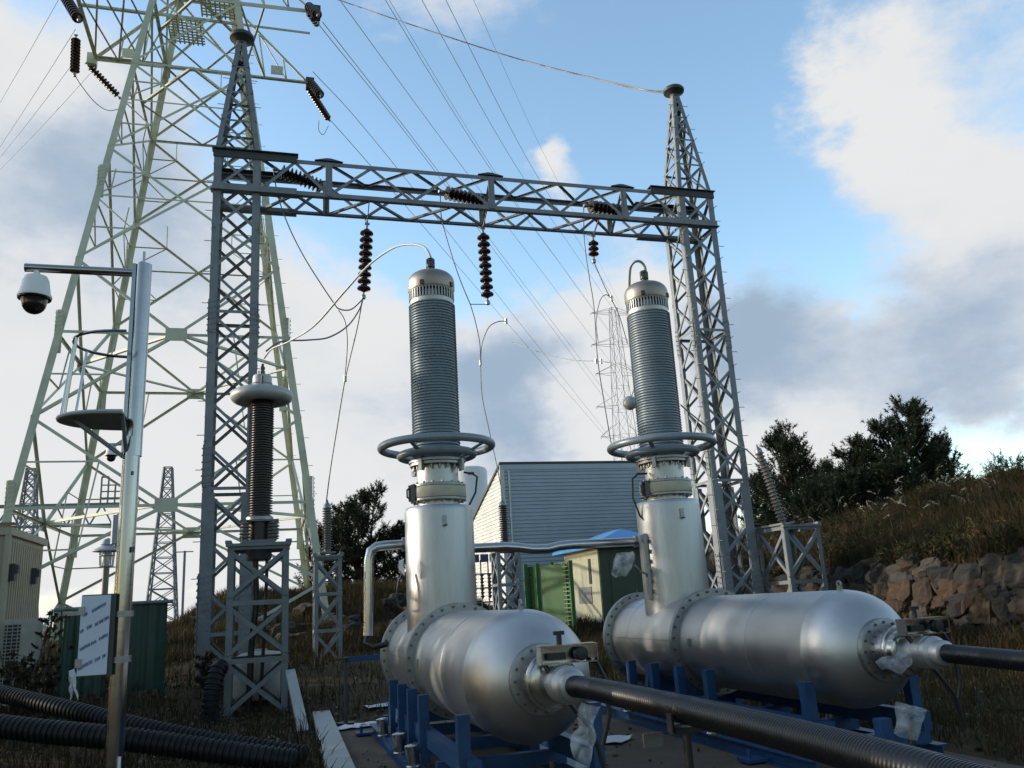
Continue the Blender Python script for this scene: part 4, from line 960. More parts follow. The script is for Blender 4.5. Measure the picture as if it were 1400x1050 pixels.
obj('case', MB().box((x1c+.45, y0c-.28, -.52), (.5, .42, 1.4)), mat('grey_beige_metal', (.36, .34, .29), .5), ac, False)
gl = MB()
for k in range(22): gl.box((x1c+.34, y0c-.496, -1.15+k*.058), (.24, .012, .036))
obj('grille', gl, M['black'], ac, False)
for k in range(3): obj('grille_bar', MB().box((x1c+.26+k*.08, y0c-.506, -.53), (.012, .012, 1.3)), ac.children[0].data.materials[0], ac, False)
def sheet_fence(x0, x1, Y, zb, zt, name, lab, posts):
    t = thing(name, ((x0+x1)/2, Y, zb), lab, 'fence', 'green fences at left'); n = max(4, int((x1-x0)/.04)); vs = []; fs = []
    for k in range(n+1):
        x = x0+(x1-x0)*k/n; dy = .016*math.sin(k*1.5)+.03*mnoise.noise(V((x*3, 0, 1)))
        for j in range(6):
            z = zb+(zt-zb)*j/5; vs.append((x, Y+dy+.03*mnoise.noise(V((x*2, z*2, 4))), z))
    m0 = len(vs); vs += [(x, y+.008, z) for x, y, z in vs]
    for k in range(n):
        for j in range(5):
            q = (k*6+j, (k+1)*6+j, (k+1)*6+j+1, k*6+j+1); fs += [q, tuple(i+m0 for i in q[::-1])]
    obj('panel', MB().add(vs, fs), M['green_sheet'], t)
    obj('top_rail', MB().cyl((x0-.1, Y-.05, zt+.03), (x1+.1, Y-.05, zt+.03), .035, 10), M['galv_l'], t)
    for px in posts: obj('post', MB().cyl((px, Y+.06, zb-.1), (px, Y+.06, zt+.08), .035, 10), M['green_sheet'], t)
    return t
sheet_fence(-2.75, -1.80, 17.6, -1.2, .33, 'sheet_fence', 'green sheet fence right of the polished pole, with a metal rail on top', (-2.7, -1.85))
sheet_fence(-3.62, -2.8, 17.6, -1.2, .28, 'sheet_fence', 'dark green fence panel left of the box with bluish film', (-3.55, -2.85))
sheet_fence(-4.75, -4.28, 15.5, -1.35, .10, 'sheet_fence', 'green fence end cut by the left edge, before the beige cabin', (-4.3,))
gp = at(92, 840, 15.0); t = thing('fence_post', (gp.x, 15, g(gp.x, 15)), 'slim green post left of the box, with a white bag tied to it', 'post'); obj('post', MB().cyl((gp.x, 15, g(gp.x, 15)), (gp.x, 15, .27), .05, 10), M['green_sheet'], t); obj('bracket', MB().box((gp.x+.06, 14.95, .2), (.22, .08, .07)), M['flange'], t, False)
bag('plastic_bag', poly([(94, 916), (101, 914), (104, 930), (107, 958), (101, 940), (96, 958), (95, 938)], 14.9), 'white rag hanging on the slim green post near the hoses', 'rag', 'white', .04, 8)
tag(obj('board', MB().bar(atz(-30, 985, -1.55), atz(24, 968, -1.55), .5, .04, (0, 0, 1)), mat('weathered_plywood', (.28, .17, .10), .8, 0, .3, 4)), 'weathered board lying between the hoses at the left edge', 'board')
lm = at(145, 780, 20); t = thing('garden_lamp', (lm.x, 20, g(lm.x, 20)), 'grey garden lamp with a flat hat shade, left of the polished pole', 'lamp')
zl = at(145, 752, 20).z
obj('post', MB().cyl((lm.x, 20, g(lm.x, 20)), (lm.x, 20, zl-.32), .065, 14), mat('brown_lamp_post', (.22, .19, .15), .6), t)
obj('shade', MB().lathe([(.10, .22), (.14, .12), (.12, .09), (.29, .0), (.30, -.03), (.27, -.035), (.08, .04)][::1], (lm.x, 20, zl), n=28).lathe([(.0, .26), (.09, .22), (.12, .12)], (lm.x, 20, zl), n=20), M['grey_box'], t)
lc = MB()
for k in range(8): lc.cyl((lm.x+.15*math.cos(k*PI/4), 20+.15*math.sin(k*PI/4), zl-.01), (lm.x+.13*math.cos(k*PI/4), 20+.13*math.sin(k*PI/4), zl-.34), .012, 6)
lc.torus((lm.x, 20, zl-.12), .15, .012, 20, 6).torus((lm.x, 20, zl-.34), .13, .014, 20, 6); obj('cage', lc, M['grey_box'], t)
obj('globe', MB().lathe([(.05, -.32), (.09, -.26), (.10, -.16), (.07, -.05), (.05, -.02)], (lm.x, 20, zl), n=16), M['white'], t)
lb = at(159, 724, 19); tag(obj('loudspeaker', MB().box((lb.x, 19, lb.z), (.17, .2, .58), .3).box((lb.x+.02, 19, lb.z-.32), (.06, .06, .1)), M['grey_box']), 'grey column loudspeaker peeking out behind the polished pole', 'loudspeaker')
lp = at(166, 724, 19.2); tag(obj('speaker_post', MB().cyl((lp.x, 19.2, g(lp.x, 19.2)), (lp.x, 19.2, lb.z+.2), .05, 10).box((lp.x-.05, 19.1, lb.z), (.1, .12, .05)), M['galv_l']), 'slim post behind the polished pole, carrying the loudspeaker', 'post')

# ------------------------------------------------------------------ buildings behind
wh = thing('warehouse', (16.2, 46, -1.4), 'large building with grey blue horizontal cladding and a steep white side wall', 'building')
wx0, wx1, wy0, wy1, wz = 11.1, 20.4, 40.0, 54.0, 6.58; zlow = wz-14*.333; zg = -1.5
mb = MB(); n = 44; vs = []; fs = []        # ribbed front
for k in range(n):
    z0 = zg+(wz-zg)*k/n; h = (wz-zg)/n
    mb.add([(wx0, wy0, z0), (wx1, wy0, z0), (wx1, wy0-.035, z0+h*.12), (wx0, wy0-.035, z0+h*.12), (wx0, wy0-.035, z0+h*.78), (wx1, wy0-.035, z0+h*.78), (wx1, wy0, z0+h*.92), (wx0, wy0, z0+h*.92), (wx1, wy0, z0+h), (wx0, wy0, z0+h)],
           [(0, 1, 2, 3), (3, 2, 5, 4), (4, 5, 6, 7), (7, 6, 8, 9)])
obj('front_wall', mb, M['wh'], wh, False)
sw = MB(); 
for k in range(n):
    z0 = zg+(wz-zg)*k/n; h = (wz-zg)/n; ye = min(wy1, wy0+(wz-z0)/.333); ye2 = min(wy1, wy0+(wz-z0-h)/.333)
    sw.add([(wx0, wy0, z0), (wx0-.03, wy0, z0+h*.15), (wx0-.03, wy0, z0+h*.8), (wx0, wy0, z0+h), (wx0, ye, z0), (wx0-.03, ye, z0+h*.15), (wx0-.03, ye2, z0+h*.8), (wx0, ye2, z0+h)], [(0, 1, 5, 4), (1, 2, 6, 5), (2, 3, 7, 6)])
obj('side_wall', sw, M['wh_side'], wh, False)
obj('roof', MB().add([(wx0-.12, wy0-.1, wz+.02), (wx1+.12, wy0-.1, wz+.02), (wx1+.12, wy1, zlow), (wx0-.12, wy1, zlow), (wx0-.12, wy0-.1, wz+.14), (wx1+.12, wy0-.1, wz+.14), (wx1+.12, wy1, zlow+.12), (wx0-.12, wy1, zlow+.12)],
    [(3, 2, 1, 0), (4, 5, 6, 7), (0, 1, 5, 4), (1, 2, 6, 5), (2, 3, 7, 6), (3, 0, 4, 7)]), M['dark_steel'], wh, False)
obj('corner_trim', MB().box((wx0, wy0-.04, (zg+wz)/2), (.22, .05, wz-zg)), M['wh_side'], wh, False)
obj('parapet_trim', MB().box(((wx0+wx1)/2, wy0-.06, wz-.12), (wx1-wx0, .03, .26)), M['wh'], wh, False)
jt = MB()
for k in range(1, 4): jt.box((wx0+(wx1-wx0)*k/4, wy0-.04, (zg+wz)/2-.15), (.035, .014, wz-zg-.4))
obj('sheet_joint', jt, M['wh'], wh, False)
obj('downpipe', MB().cyl((wx0+.35, wy0-.09, zg), (wx0+.35, wy0-.09, wz-.3), .045, 10), M['wh_side'], wh)
obj('back_wall', MB().box((wx1-.1, (wy0+wy1)/2, (zg+zlow)/2), (.1, wy1-wy0, zlow-zg)).box(((wx0+wx1)/2, wy1-.1, (zg+zlow)/2), (wx1-wx0, .1, zlow-zg)), M['wh'], wh, False)
so_ = at(650, 640, 62)
tag(obj('storage_silo', MB().lathe([(1.45, -2), (1.45, so_.z-.3), (1.35, so_.z-.08), (1.15, so_.z), (0, so_.z+.1)], ((.2307+.2585)/2*62-.6, 62, 0), n=40), M['silo']), 'plain white round storage tank behind the nearest bushing neck', 'tank')
kx, ky, kw, kd = 9.55, 24.0, 2.3, 3.1; kb, kt = -1.0, 1.40
ki = thing('kiosk', (kx+kw/2, ky+kd/2, kb), 'small dark green kiosk with cream side wall and bright blue roof', 'kiosk')
obj('wall', MB().box((kx+kw/2, ky+kd/2, (kb+kt)/2+.12), (kw, kd, kt-kb-.24)), M['green_dk'], ki, False)
obj('side_panel', MB().box((kx-.015, ky+kd/2, (kb+kt)/2+.12), (.03, kd-.06, kt-kb-.26)), M['kiosk_l'], ki, False)
obj('skirting', MB().box((kx+kw/2, ky+kd/2, kb+.12), (kw+.05, kd+.05, .22)), M['blue'], ki, False)
obj('plinth', MB().box((kx+kw/2, ky+kd/2, kb-.2), (kw+.5, kd+.5, .4)), M['conc'], ki, False)
rz_ = kt; rf = MB(); e = .32; a = [(kx-e, ky-e, rz_), (kx+kw+e, ky-e, rz_), (kx+kw+e, ky+kd+e, rz_), (kx-e, ky+kd+e, rz_)]; rg0, rg1 = (kx+kw*.5, ky+.9, rz_+.62), (kx+kw*.5, ky+kd-.9, rz_+.62)
rf.add(a+[(p[0], p[1], p[2]+.09) for p in a]+[rg0, rg1], [(3, 2, 1, 0), (0, 1, 5, 4), (1, 2, 6, 5), (2, 3, 7, 6), (3, 0, 4, 7), (4, 5, 8), (5, 6, 9, 8), (6, 7, 9), (7, 4, 8, 9)])
obj('roof', rf, M['blue_roof'], ki, False)
obj('door', MB().box((kx+.75, ky-.02, .1), (.85, .03, 1.9)), M['green_dk'], ki, False)
obj('door_handle', MB().box((kx+1.1, ky-.05, .05), (.04, .05, .16)), M['flange'], ki, False)
obj('vent', MB().box((kx+1.7, ky-.015, .75), (.5, .03, .4)), M['dark_steel'], ki, False)
obj('window_slot', MB().box((kx-.04, ky+.75, .75), (.02, .2, .75)), M['black'], ki, False)
obj('notice_panel', MB().box((kx-.04, ky+1.3, .05), (.02, 1.15, .5)), mat('weathered_grey_panel', (.14, .15, .16), .5, .3, .3, 6), ki, False)
gf = thing('mesh_fence', (8.0, 23, -1.1), 'bright green welded mesh fence panels beside the small kiosk', 'fence')
def mesh_panel(p, q, zb, zt):
    p, q = V(p), V(q); mb = MB(); L_ = (q-p).length; n = int(L_/.09); sh = (q-p)/n
    for k in range(n+1): mb.box(p+sh*k+V((0, 0, (zb+zt)/2)), (.02, .02, zt-zb))
    z = zb
    while z <= zt: mb.bar(p+V((0, 0, z)), q+V((0, 0, z)), .03, .03); z += .11
    obj('panel', mb, M['green_fence'], gf, False)
f1, f2, f3 = V((.3005*23.5, 23.5, 0)), V((.3345*23, 23.0, 0)), V((.3585*22.3, 22.3, 0)); zf0, zf1 = -1.25, at(728, 775, 23.5).z
mesh_panel(f1, f2, zf0, zf1); mesh_panel(f2, f3, zf0, zf1+.05)
for p in (f1, f1.lerp(f2, .45), f2, f3): obj('post', MB().box(p+V((0, -.03, (zf0+zf1)/2+.03)), (.10, .10, zf1-zf0+.1)), M['green_fence'], gf, False)
obj('green_sheet', MB().bar(f1+V((0, .12, (zf0+zf1)/2)), f3+V((0, .12, (zf0+zf1)/2)), .02, zf1-zf0, (0, 0, 1)), M['green_fence'], gf, False)
obj('sign_plate', MB().box(at(750, 804, 23.1), (.15, .02, .16)), M['cream'], gf, False)
# small equipment between the riser and the stand
eq = at(663, 775, 24.5); t = thing('switch_rack', (eq.x, 24.5, g(eq.x, 24.5)), 'rack of dark switch parts with blue boxes behind the nearest riser', 'rack')
mb = MB()
for k in range(4): mb.cyl((eq.x-.35+k*.22, 24.5, g(eq.x, 24.5)), (eq.x-.35+k*.22, 24.5, eq.z+.2), .022, 8)
for z in (-.3, .1, .5): mb.bar((eq.x-.4, 24.5, eq.z+z-.7), (eq.x+.4, 24.5, eq.z+z-.7), .04, .04)
obj('frame', mb, M['galv_l'], t, False)
mb = MB()
for k in range(3): mb.box((eq.x-.3+k*.28, 24.45, eq.z+.25), (.2, .2, .22)); 
obj('box', mb, M['blue'], t, False); mb = MB()
for k in range(4): mb.lathe(shed_profile(-.9, -.2, 7, .03, .065), (eq.x-.35+k*.22, 24.4, eq.z), n=12)
obj('insulator', mb, M['porc_dark'], t)

# ------------------------------------------------------------------ far towers
def far_tower(name, x, Y, zb, zt, wb, wt, arms, lab, m, r=.1):
    t = thing(name, (x, Y, zb), lab, 'tower'); n = 12
    lv = [1-(1-i/n)**1.15 for i in range(n+1)]
    def c(k): h = wb/2+(wt-wb)/2*lv[k]; return corners((x, Y), h, h, zb+(zt-zb)*lv[k])
    lg = MB(); br = MB()
    for k in range(4): lg.tube([c(i)[k] for i in range(n+1)], r, 5)
    for i in range(n):
        a, b = c(i), c(i+1)
        for f in range(4):
            p, q, _ = FACES[f]; br.tube([a[p], b[q]], r*.5, 4); br.tube([a[q], b[p]], r*.5, 4); br.tube([b[p], b[q]], r*.5, 4)
    obj('legs', lg, m, t); obj('bracing', br, m, t)
    for (z, w_) in arms:
        ab = MB()
        for s in (-1, 1):
            h = wb/2+(wt-wb)/2*min(1, (z-zb)/(zt-zb)); tip = V((x+s*w_, Y, z))
            for y in (-h, h): ab.tube([V((x+s*h, Y+y, z)), tip], r*.7, 5); ab.tube([V((x+s*h, Y+y, z+h*1.5)), tip], r*.6, 5)
            ab.tube([tip, tip-V((0, 0, r*8))], r*.9, 5)
        obj('crossarm', ab, m, t)
    return t
FT = 150
far_tower('distant_tower', .4475*FT, FT, -2, .378*FT, 6.0, 1.3, [(.37*FT, 5.0), (.325*FT, 5.4), (.285*FT, 5.0), (.24*FT, 5.4), (.2*FT, 5.0)], 'distant lattice tower with many arms beside the right hand bushing', M['far_steel'], .06)
far_tower('distant_tower', -.108*110, 110, -2, .166*110, 3.6, .9, [], 'distant slim lattice mast behind the left gantry column base', M['far_steel'], .14)
far_tower('distant_tower', -.2445*105, 105, -2, .166*105, 3.4, .9, [], 'distant slim lattice mast at the far left, behind the pale tower leg', M['far_steel'], .13)
fb = thing('distant_gantry', (-20, 100, -2), 'distant dark gantry beam low on the left with a railed platform', 'gantry')
bz = at(80, 691, 100).z; xa, xb = at(-20, 691, 100).x, at(170, 691, 100).x
mb = MB().bar((xa, 100, bz), (xb, 100, bz), .3, .35).bar((xa, 100, bz-2.2), (xb, 100, bz-2.2), .25, .25)
for k in range(12): u = xa+(xb-xa)*k/12; v = xa+(xb-xa)*(k+1)/12; mb.bar((u, 100, bz-(2.2 if k % 2 else 0)), (v, 100, bz-(0 if k % 2 else 2.2)), .15, .15, (0, 1, 0))
obj('beam', mb, M['far_steel'], fb, False)
mb = MB()
for X in (xa, xb): mb.box((X, 100, (bz-2)/2-.5), (.6, .6, bz+2))
obj('column', mb, M['far_steel'], fb, False)
mb = MB(); ra, rb_ = at(137, 690, 100).x, at(166, 690, 100).x
for k in range(4): X = ra+(rb_-ra)*k/3; mb.cyl((X, 100, bz), (X, 100, bz+(3.0 if k < 2 else 2.1)), .1, 6)
for z in (.7, 1.4, 2.1): mb.cyl((ra, 100, bz+z), (rb_, 100, bz+z), .07, 6)
mb.cyl((ra, 100, bz+3), (ra+(rb_-ra)/3, 100, bz+3), .1, 6); obj('railing', mb, M['far_steel'], fb)
fp = at(252, 770, 90); t = thing('distant_pole', (fp.x, 90, -2), 'thin distant pole with a bare crosspiece, seen between the gantry and the fence', 'pole'); obj('shaft', MB().cyl((fp.x, 90, -2), (fp.x, 90, fp.z+1.2), .13, 6), M['far_steel'], t); obj('crosspiece', MB().bar((fp.x-.8, 90, fp.z+1.1), (fp.x+.8, 90, fp.z+1.1), .1, .1), M['far_steel'], t)

# ------------------------------------------------------------------ rock wall and boulders
rw = thing('rock_wall', (WX-.1, 17, -1.3), 'retaining wall of rough brown and grey boulders along the foot of the grassy bank', 'wall')
def boulder(seed):
    vs = []; n, m = 18, 12; R = random.Random(seed); off = V((R.uniform(0, 90), R.uniform(0, 90), 0))
    for j in range(m+1):
        th = PI*j/m
        for i in range(n):
            ph = 2*PI*i/n; d = V((math.sin(th)*math.cos(ph), math.sin(th)*math.sin(ph), math.cos(th)))
            p = V([math.copysign(abs(c)**.7, c) for c in d])       # blocky
            vs.append(p*(.5*(1.06+.42*mnoise.noise(d*1.2+off)+.2*mnoise.noise(d*2.6+off)+.08*mnoise.noise(d*6+off))))
    fs = [(j*n+i, j*n+(i+1) % n, (j+1)*n+(i+1) % n, (j+1)*n+i)[::-1] for j in range(m) for i in range(n)]
    me = bpy.data.meshes.new('boulder'); me.from_pydata(vs, [], fs); me.materials.append(M['rock'])
    return me
BM = [boulder(s) for s in range(9)]
R = random.Random(21); y = 8.0; rows = [(-1.2, .52), (-.78, .52), (-.36, .52), (.06, .5), (.34, .34)]; cnt = 0
for ri, (zc_, hh) in enumerate(rows):
    y = 8.0+ri*.3
    while y < 24.0:
        wd = R.uniform(.5, 1.05)*(1 if ri < 4 else .8)
        if ri == 0 and R.random() < .2: y += wd; continue
        if ri == 4 and R.random() < .75: y += wd; continue
        o = bpy.data.objects.new('boulder', BM[R.randrange(9)]); COL.objects.link(o); o.parent = rw
        hs = hh*R.uniform(.85, 1.25)
        o.location = V((WX-.2+ri*.1+R.uniform(-.08, .08), y+wd/2, zc_+R.uniform(-.06, .06)-.16*max(0, min(1, (18-y)/4))*(zc_ > -.5)+.1*(zc_ < 0)))-V(rw.location)
        o.scale = (R.uniform(.55, .75), wd*1.0, hs*1.0); o.rotation_euler = (R.uniform(-.3, .3), R.uniform(-.25, .25), R.uniform(-.25, .25)+R.choice((0, PI))); y += wd*.93; cnt += 1
t = None
# loose stones of the bank behind the stands
ST = random.Random(4)
for k in range(14):
    x, yy = ST.uniform(-.5, 5.0), ST.uniform(24.5, 28.5)
    o = bpy.data.objects.new('field_stone', BM[k % 9]); COL.objects.link(o); s = ST.uniform(.4, .8); o.location = (x, yy, g(x, yy)+.08); o.scale = (s*1.2, s, s*.7); o.rotation_euler = (0, 0, ST.uniform(0, 6))
    tag(o, 'dark rough stone lying on the grassy bank behind the lattice stands', 'stone', 'stones on the bank behind the stands')
# ------------------------------------------------------------------ grass, plumes, weeds, pines
def blades(n, xs, ys, h0, h1, w, lean=.35, dens=None, tr=(0, 1), clump=None, zoff=0):
    x = RNG.uniform(*xs, n); y = RNG.uniform(*ys, n)
    k = np.ones(n, bool)
    if dens is not None: k = RNG.random(n) < dens(x, y)
    x, y = x[k], y[k]; n = len(x); z = G(x, y)-.03+zoff
    pn = .5+.5*np.sin(x*1.3+np.sin(y*1.1)*1.7)*np.cos(y*.9+np.sin(x*.7)*2)          # patches of tone and height
    h = (h0+(h1-h0)*RNG.random(n))*(.65+.6*pn); a = RNG.uniform(0, 2*PI, n); la = RNG.uniform(0, 2*PI, n); l = h*lean*RNG.uniform(.2, 1.2, n)
    dx, dy = np.cos(a)*w/2, np.sin(a)*w/2; lx, ly = np.cos(la)*l, np.sin(la)*l
    P = np.stack([np.stack([x-dx, y-dy, z], -1), np.stack([x+dx, y+dy, z], -1), np.stack([x-dx*.7+lx*.35, y-dy*.7+ly*.35, z+h*.6], -1), np.stack([x+dx*.7+lx*.35, y+dy*.7+ly*.35, z+h*.6], -1), np.stack([x+lx, y+ly, z+h*.97], -1)], 1)
    b = np.arange(n)[:, None]*5
    T = np.concatenate([b+[0, 1, 3], b+[0, 3, 2], b+[2, 3, 4]], 1).reshape(-1, 3)
    pm = .5+.5*np.sin(x*.55+2*np.sin(y*.4))*np.sin(y*.6+1.5*np.sin(x*.5)+1)
    t = np.clip(tr[0]+(tr[1]-tr[0])*(.25*pn+.4*pm+.4*RNG.random(n)-.03), 0, 1)
    return P.reshape(-1, 3), T, np.repeat(t, 5)
def join(parts):
    V_, T_, t_ = [], [], []; o = 0
    for v, t, c in parts: V_.append(v); T_.append(t+o); t_.append(c); o += len(v)
    return np.concatenate(V_), np.concatenate(T_), np.concatenate(t_)
hill = join([blades(80000, (14.0, 25), (9, 34), .35, .85, .022, .45, tr=(.1, 1)), blades(14000, (14.0, 15.4), (8, 25), .3, .6, .022, .8, tr=(.1, .9)), blades(26000, (25, 46), (14, 60), .4, .9, .035, .45, tr=(.1, .9))])
tag(npobj('bank_grass', *hill[:2], M['grass'], hill[2]), 'dry brown and green grass covering the bank above the rock wall', 'grass', None, 'stuff')
low = join([blades(36000, (6.3, 14.2), (4.5, 22), .06, .28, .018, .6, tr=(.2, 1)), blades(9000, (12.2, 14.1), (6, 22), .2, .5, .02, .6, tr=(.25, 1)), blades(12000, (-8, .7), (8, 22), .08, .35, .018, .6, tr=(0, .7)), blades(8000, (.6, 13), (14, 24), .1, .4, .018, .6, tr=(0, .8)), blades(42000, (-4.5, 9), (22, 33), .15, .5, .02, .5, tr=(.1, .95)), blades(16000, (-14, -3), (19, 40), .2, .5, .025, .5, tr=(.1, .7))])
tag(npobj('ground_grass', *low[:2], M['grass'], low[2]), 'short withered grass on the ground around the equipment', 'grass', None, 'stuff')
def plumes(n):
    Vv, T, t = [], [], []; o = 0
    for k in range(n):
        s = RNG.uniform(0, 1); x = RNG.uniform(16.5, 24); y = RNG.uniform(17, 30)
        if k % 3 == 0: x = RNG.uniform(18, 22); y = RNG.uniform(23, 29)
        z = float(G(x, y)); h = RNG.uniform(.8, 1.25); a = RNG.uniform(0, 2*PI); L = RNG.uniform(.15, .35)
        top = np.array([x, y, z+h])
        st = np.array([[x-.006, y, z], [x+.006, y, z], top]); Vv.append(st); T.append(np.array([[0, 1, 2]])+o); t.append(np.full(3, 0)); o += 3
        for j in range(14):
            f = j/14; p = top+np.array([math.cos(a), math.sin(a), -.6*f])*L*f*.9+RNG.uniform(-.012, .012, 3); q = p+np.array([math.cos(a)*.06, math.sin(a)*.06, -.03])+RNG.uniform(-.045, .045, 3)
            w_ = RNG.uniform(-.012, .012, 3)
            Vv.append(np.array([p-w_, p+w_, q])); T.append(np.array([[0, 1, 2]])+o); t.append(np.full(3, RNG.random())); o += 3
    return np.concatenate(Vv), np.concatenate(T), np.concatenate(t)
P_ = plumes(170)
tag(npobj('silver_grass', P_[0], P_[1], M['plume'], P_[2]), 'pale feathery plumes of silver grass along the top of the bank', 'grass', None, 'stuff')

def tuft_cloud(tips, needles, length, width, spread=1.0):
    """needle tufts: tips is an array of (x,y,z, dx,dy,dz, size, tone)"""
    tips = np.asarray(tips); n = len(tips); N_ = needles
    p = np.repeat(tips[:, :3], N_, 0); d = np.repeat(tips[:, 3:6], N_, 0); sz = np.repeat(tips[:, 6], N_)[:, None]; tone = np.repeat(tips[:, 7], N_)
    m = len(p); along = RNG.random((m, 1))*sz
    r = RNG.normal(size=(m, 3)); r /= np.linalg.norm(r, axis=1)[:, None]
    nd = d*.75+r*spread; nd /= np.linalg.norm(nd, axis=1)[:, None]
    base = p+d*along; L = length*(.6+.7*RNG.random((m, 1)))*(1.15-.5*along/sz)
    tip = base+nd*L; side = np.cross(nd, RNG.normal(size=(m, 3))); side /= np.linalg.norm(side, axis=1)[:, None]+1e-9; side *= width/2
    Pv = np.stack([base-side, base+side, tip], 1).reshape(-1, 3); T = np.arange(3*m).reshape(-1, 3)
    t = np.clip(tone+RNG.normal(0, .18, m), 0, 1)
    return Pv, T, np.repeat(t, 3)
def pine(x, y, H, Rm, label, seed, nb=70, needles=26, tops=1, name='pine_tree', sink=.2, low=.12, lean=(0, 0), power=.8, tuft=.42, ln=.19, wd=.034):
    R = random.Random(seed); zb = g(x, y)-sink
    t = thing(name, (x, y, zb), label, 'tree', 'pine trees on the banks'); br = MB(); tips = []
    for k in range(tops):
        a = 2*PI*k/max(1, tops)+R.uniform(0, 1); off = V((math.cos(a), math.sin(a), 0))*(Rm*.30 if tops > 1 else 0)*R.uniform(.5, 1.2); h = H*(1 if k == 0 else R.uniform(.72, .93))
        p0 = V((x, y, zb)); p3 = V((x, y, zb+h))+off+V((lean[0], lean[1], 0))
        trunk = [p0.lerp(p3, f)+V((.08*math.sin(f*5+k), .08*math.cos(f*4+k), 0))*f for f in [i/8 for i in range(9)]]
        br.tube(trunk, .1, 8, True, lambda i: max(.02, .13*(H/5)*(1-i/8.5)))
        for b in range(nb//tops):
            f = low+(1-low)*(b+R.random())/(nb//tops); f = min(f, .985)
            i = min(7, int(f*8)); o = trunk[i].lerp(trunk[i+1], f*8-i)
            Lb = Rm*(1-f)**power*R.uniform(.55, 1.12)*(.75 if tops > 1 else 1)+.22
            if f < .3: Lb *= .55+1.5*f
            a = R.uniform(0, 2*PI); up = .15+.75*f+R.uniform(-.12, .2)
            d = V((math.cos(a), math.sin(a), up)).normalized(); e = o+d*Lb; mid = o.lerp(e, .5)+V((0, 0, -.07*Lb))
            e = e+V((0, 0, .10*Lb)); br.tube([o, mid, e], .03, 5, False, lambda j: .035*(1-.4*j)*(H/5)+.004)
            nt_ = max(3, int(Lb/.24))
            for j in range(nt_):
                s = .3+.7*(j+1)/nt_; c = o.lerp(mid, s*2) if s < .5 else mid.lerp(e, s*2-1)
                for q in range(3 if j < nt_-1 else 2):
                    sd = V((R.gauss(0, 1), R.gauss(0, 1), R.uniform(.1, 1.2))).normalized(); dd = (d*.5+sd*.7+V((0, 0, .35))).normalized() if q else (d+V((0, 0, .6))).normalized()
                    st = c+sd*R.uniform(.02, .22); tips.append((*st, *dd, tuft*R.uniform(.6, 1.15), R.uniform(.15, .75)))
    obj('trunk', br, M['bark'], t)
    v, T, tn = tuft_cloud(tips, needles, ln, wd)
    npobj('crown', v, T, M['needle'], tn, t)
    return t
pine(.1016*35+.1, 35.5, 4.3, 2.3, 'broad dark pine right of the narrow dark lattice stand, behind the bent pipe', 1, 110, 26, 3, low=.02)
pine(.066*36, 36.5, 3.2, 1.5, 'smaller dark pine close behind the narrow dark lattice stand', 6, 70, 24, 2, low=.02)
pine(.145*35+.2, 34.5, 2.6, 1.4, 'low dark pine just behind the bent steel pipe', 9, 60, 24, 2, low=.02)
pine(.690*30, 30, 4.2, 2.1, 'dark pine behind the leaning pale insulator', 2, 100, 26, 3, low=.0)
pine(.884*28, 28, 4.35, 2.3, 'largest pine at right, rising highest above the grassy bank', 3, 130, 28, 3, low=.0, power=.65)
pine(.800*28.5, 28.5, 3.2, 1.7, 'rounded pine hugging the left side of the largest pine', 4, 90, 26, 3, low=.0)
pine(.945*29.5, 29.5, 3.1, 1.6, 'smaller pine hugging the right side of the largest pine', 5, 70, 26, 2, low=.0)
pine(.742*34, 34, 3.0, 1.6, 'low far pine in the gap between the two big pine groups', 7, 70, 24, 2, low=.0)
pine(.640*33, 33, 2.6, 1.6, 'dark pine showing through the legs of the right gantry column', 10, 80, 24, 2, low=.0)
pine(.86*24.5, 24.5, 1.9, 1.3, 'low dark pine shrub below the largest pine', 11, 60, 24, 3, low=.0)
pine(.77*25.5, 25.5, 1.9, 1.5, 'low dark shrub pine left on the bank behind the silver grass', 12, 60, 24, 3, low=.0)
pine(1.058*20, 20, 1.15, .6, 'sparse young pine sapling at the right edge on the bank top', 8, 22, 22, 3, low=.1, tuft=.3, ln=.1, wd=.02)
pine(.72*27, 26.8, 2.0, 1.5, 'bushy low pine right behind the sunlit lattice stand', 14, 60, 24, 3, low=.0)

def pebbles(n, seed):
    R = np.random.default_rng(seed); x = np.concatenate([R.uniform(-6, .8, n), R.uniform(7.3, 13.5, n), R.uniform(.8, 7.3, n//3), R.uniform(-3, 9, n)]); y = np.concatenate([R.uniform(7.5, 20, n), R.uniform(4, 18, n), R.uniform(6, 13.2, n//3), R.uniform(13.4, 26, n)])
    m = len(x); on = (x > .9) & (x < 6.1) & (y < 12.6); z = np.where(on, GZ+.032, G(x, y)); s = R.uniform(.012, .05, m)*np.where(on, .6, 1.2)
    oc = np.array([[1, 0, 0], [0, 1, 0], [-1, 0, 0], [0, -1, 0], [0, 0, .7], [0, 0, -.5]]); v = oc[None]*s[:, None, None]*R.uniform(.6, 1.5, (m, 6, 1))
    v = v+np.stack([x, y, z+s*.4], -1)[:, None]; t = np.array([[0, 1, 4], [1, 2, 4], [2, 3, 4], [3, 0, 4], [1, 0, 5], [2, 1, 5], [3, 2, 5], [0, 3, 5]])
    return v.reshape(-1, 3), (np.arange(m)[:, None, None]*6+t[None]).reshape(-1, 3), np.repeat(R.random(m), 6)
M['pebble'] = tintmat('pebbles_and_clods', [(0, (.03, .024, .018)), (.6, (.08, .06, .04)), (1, (.18, .165, .145))], .95)
pv, pT, pt_ = pebbles(900, 8)
tag(npobj('gravel', pv, pT, M['pebble'], pt_), 'scattered pebbles and clods of soil on the ground and slab', 'gravel', None, 'stuff')
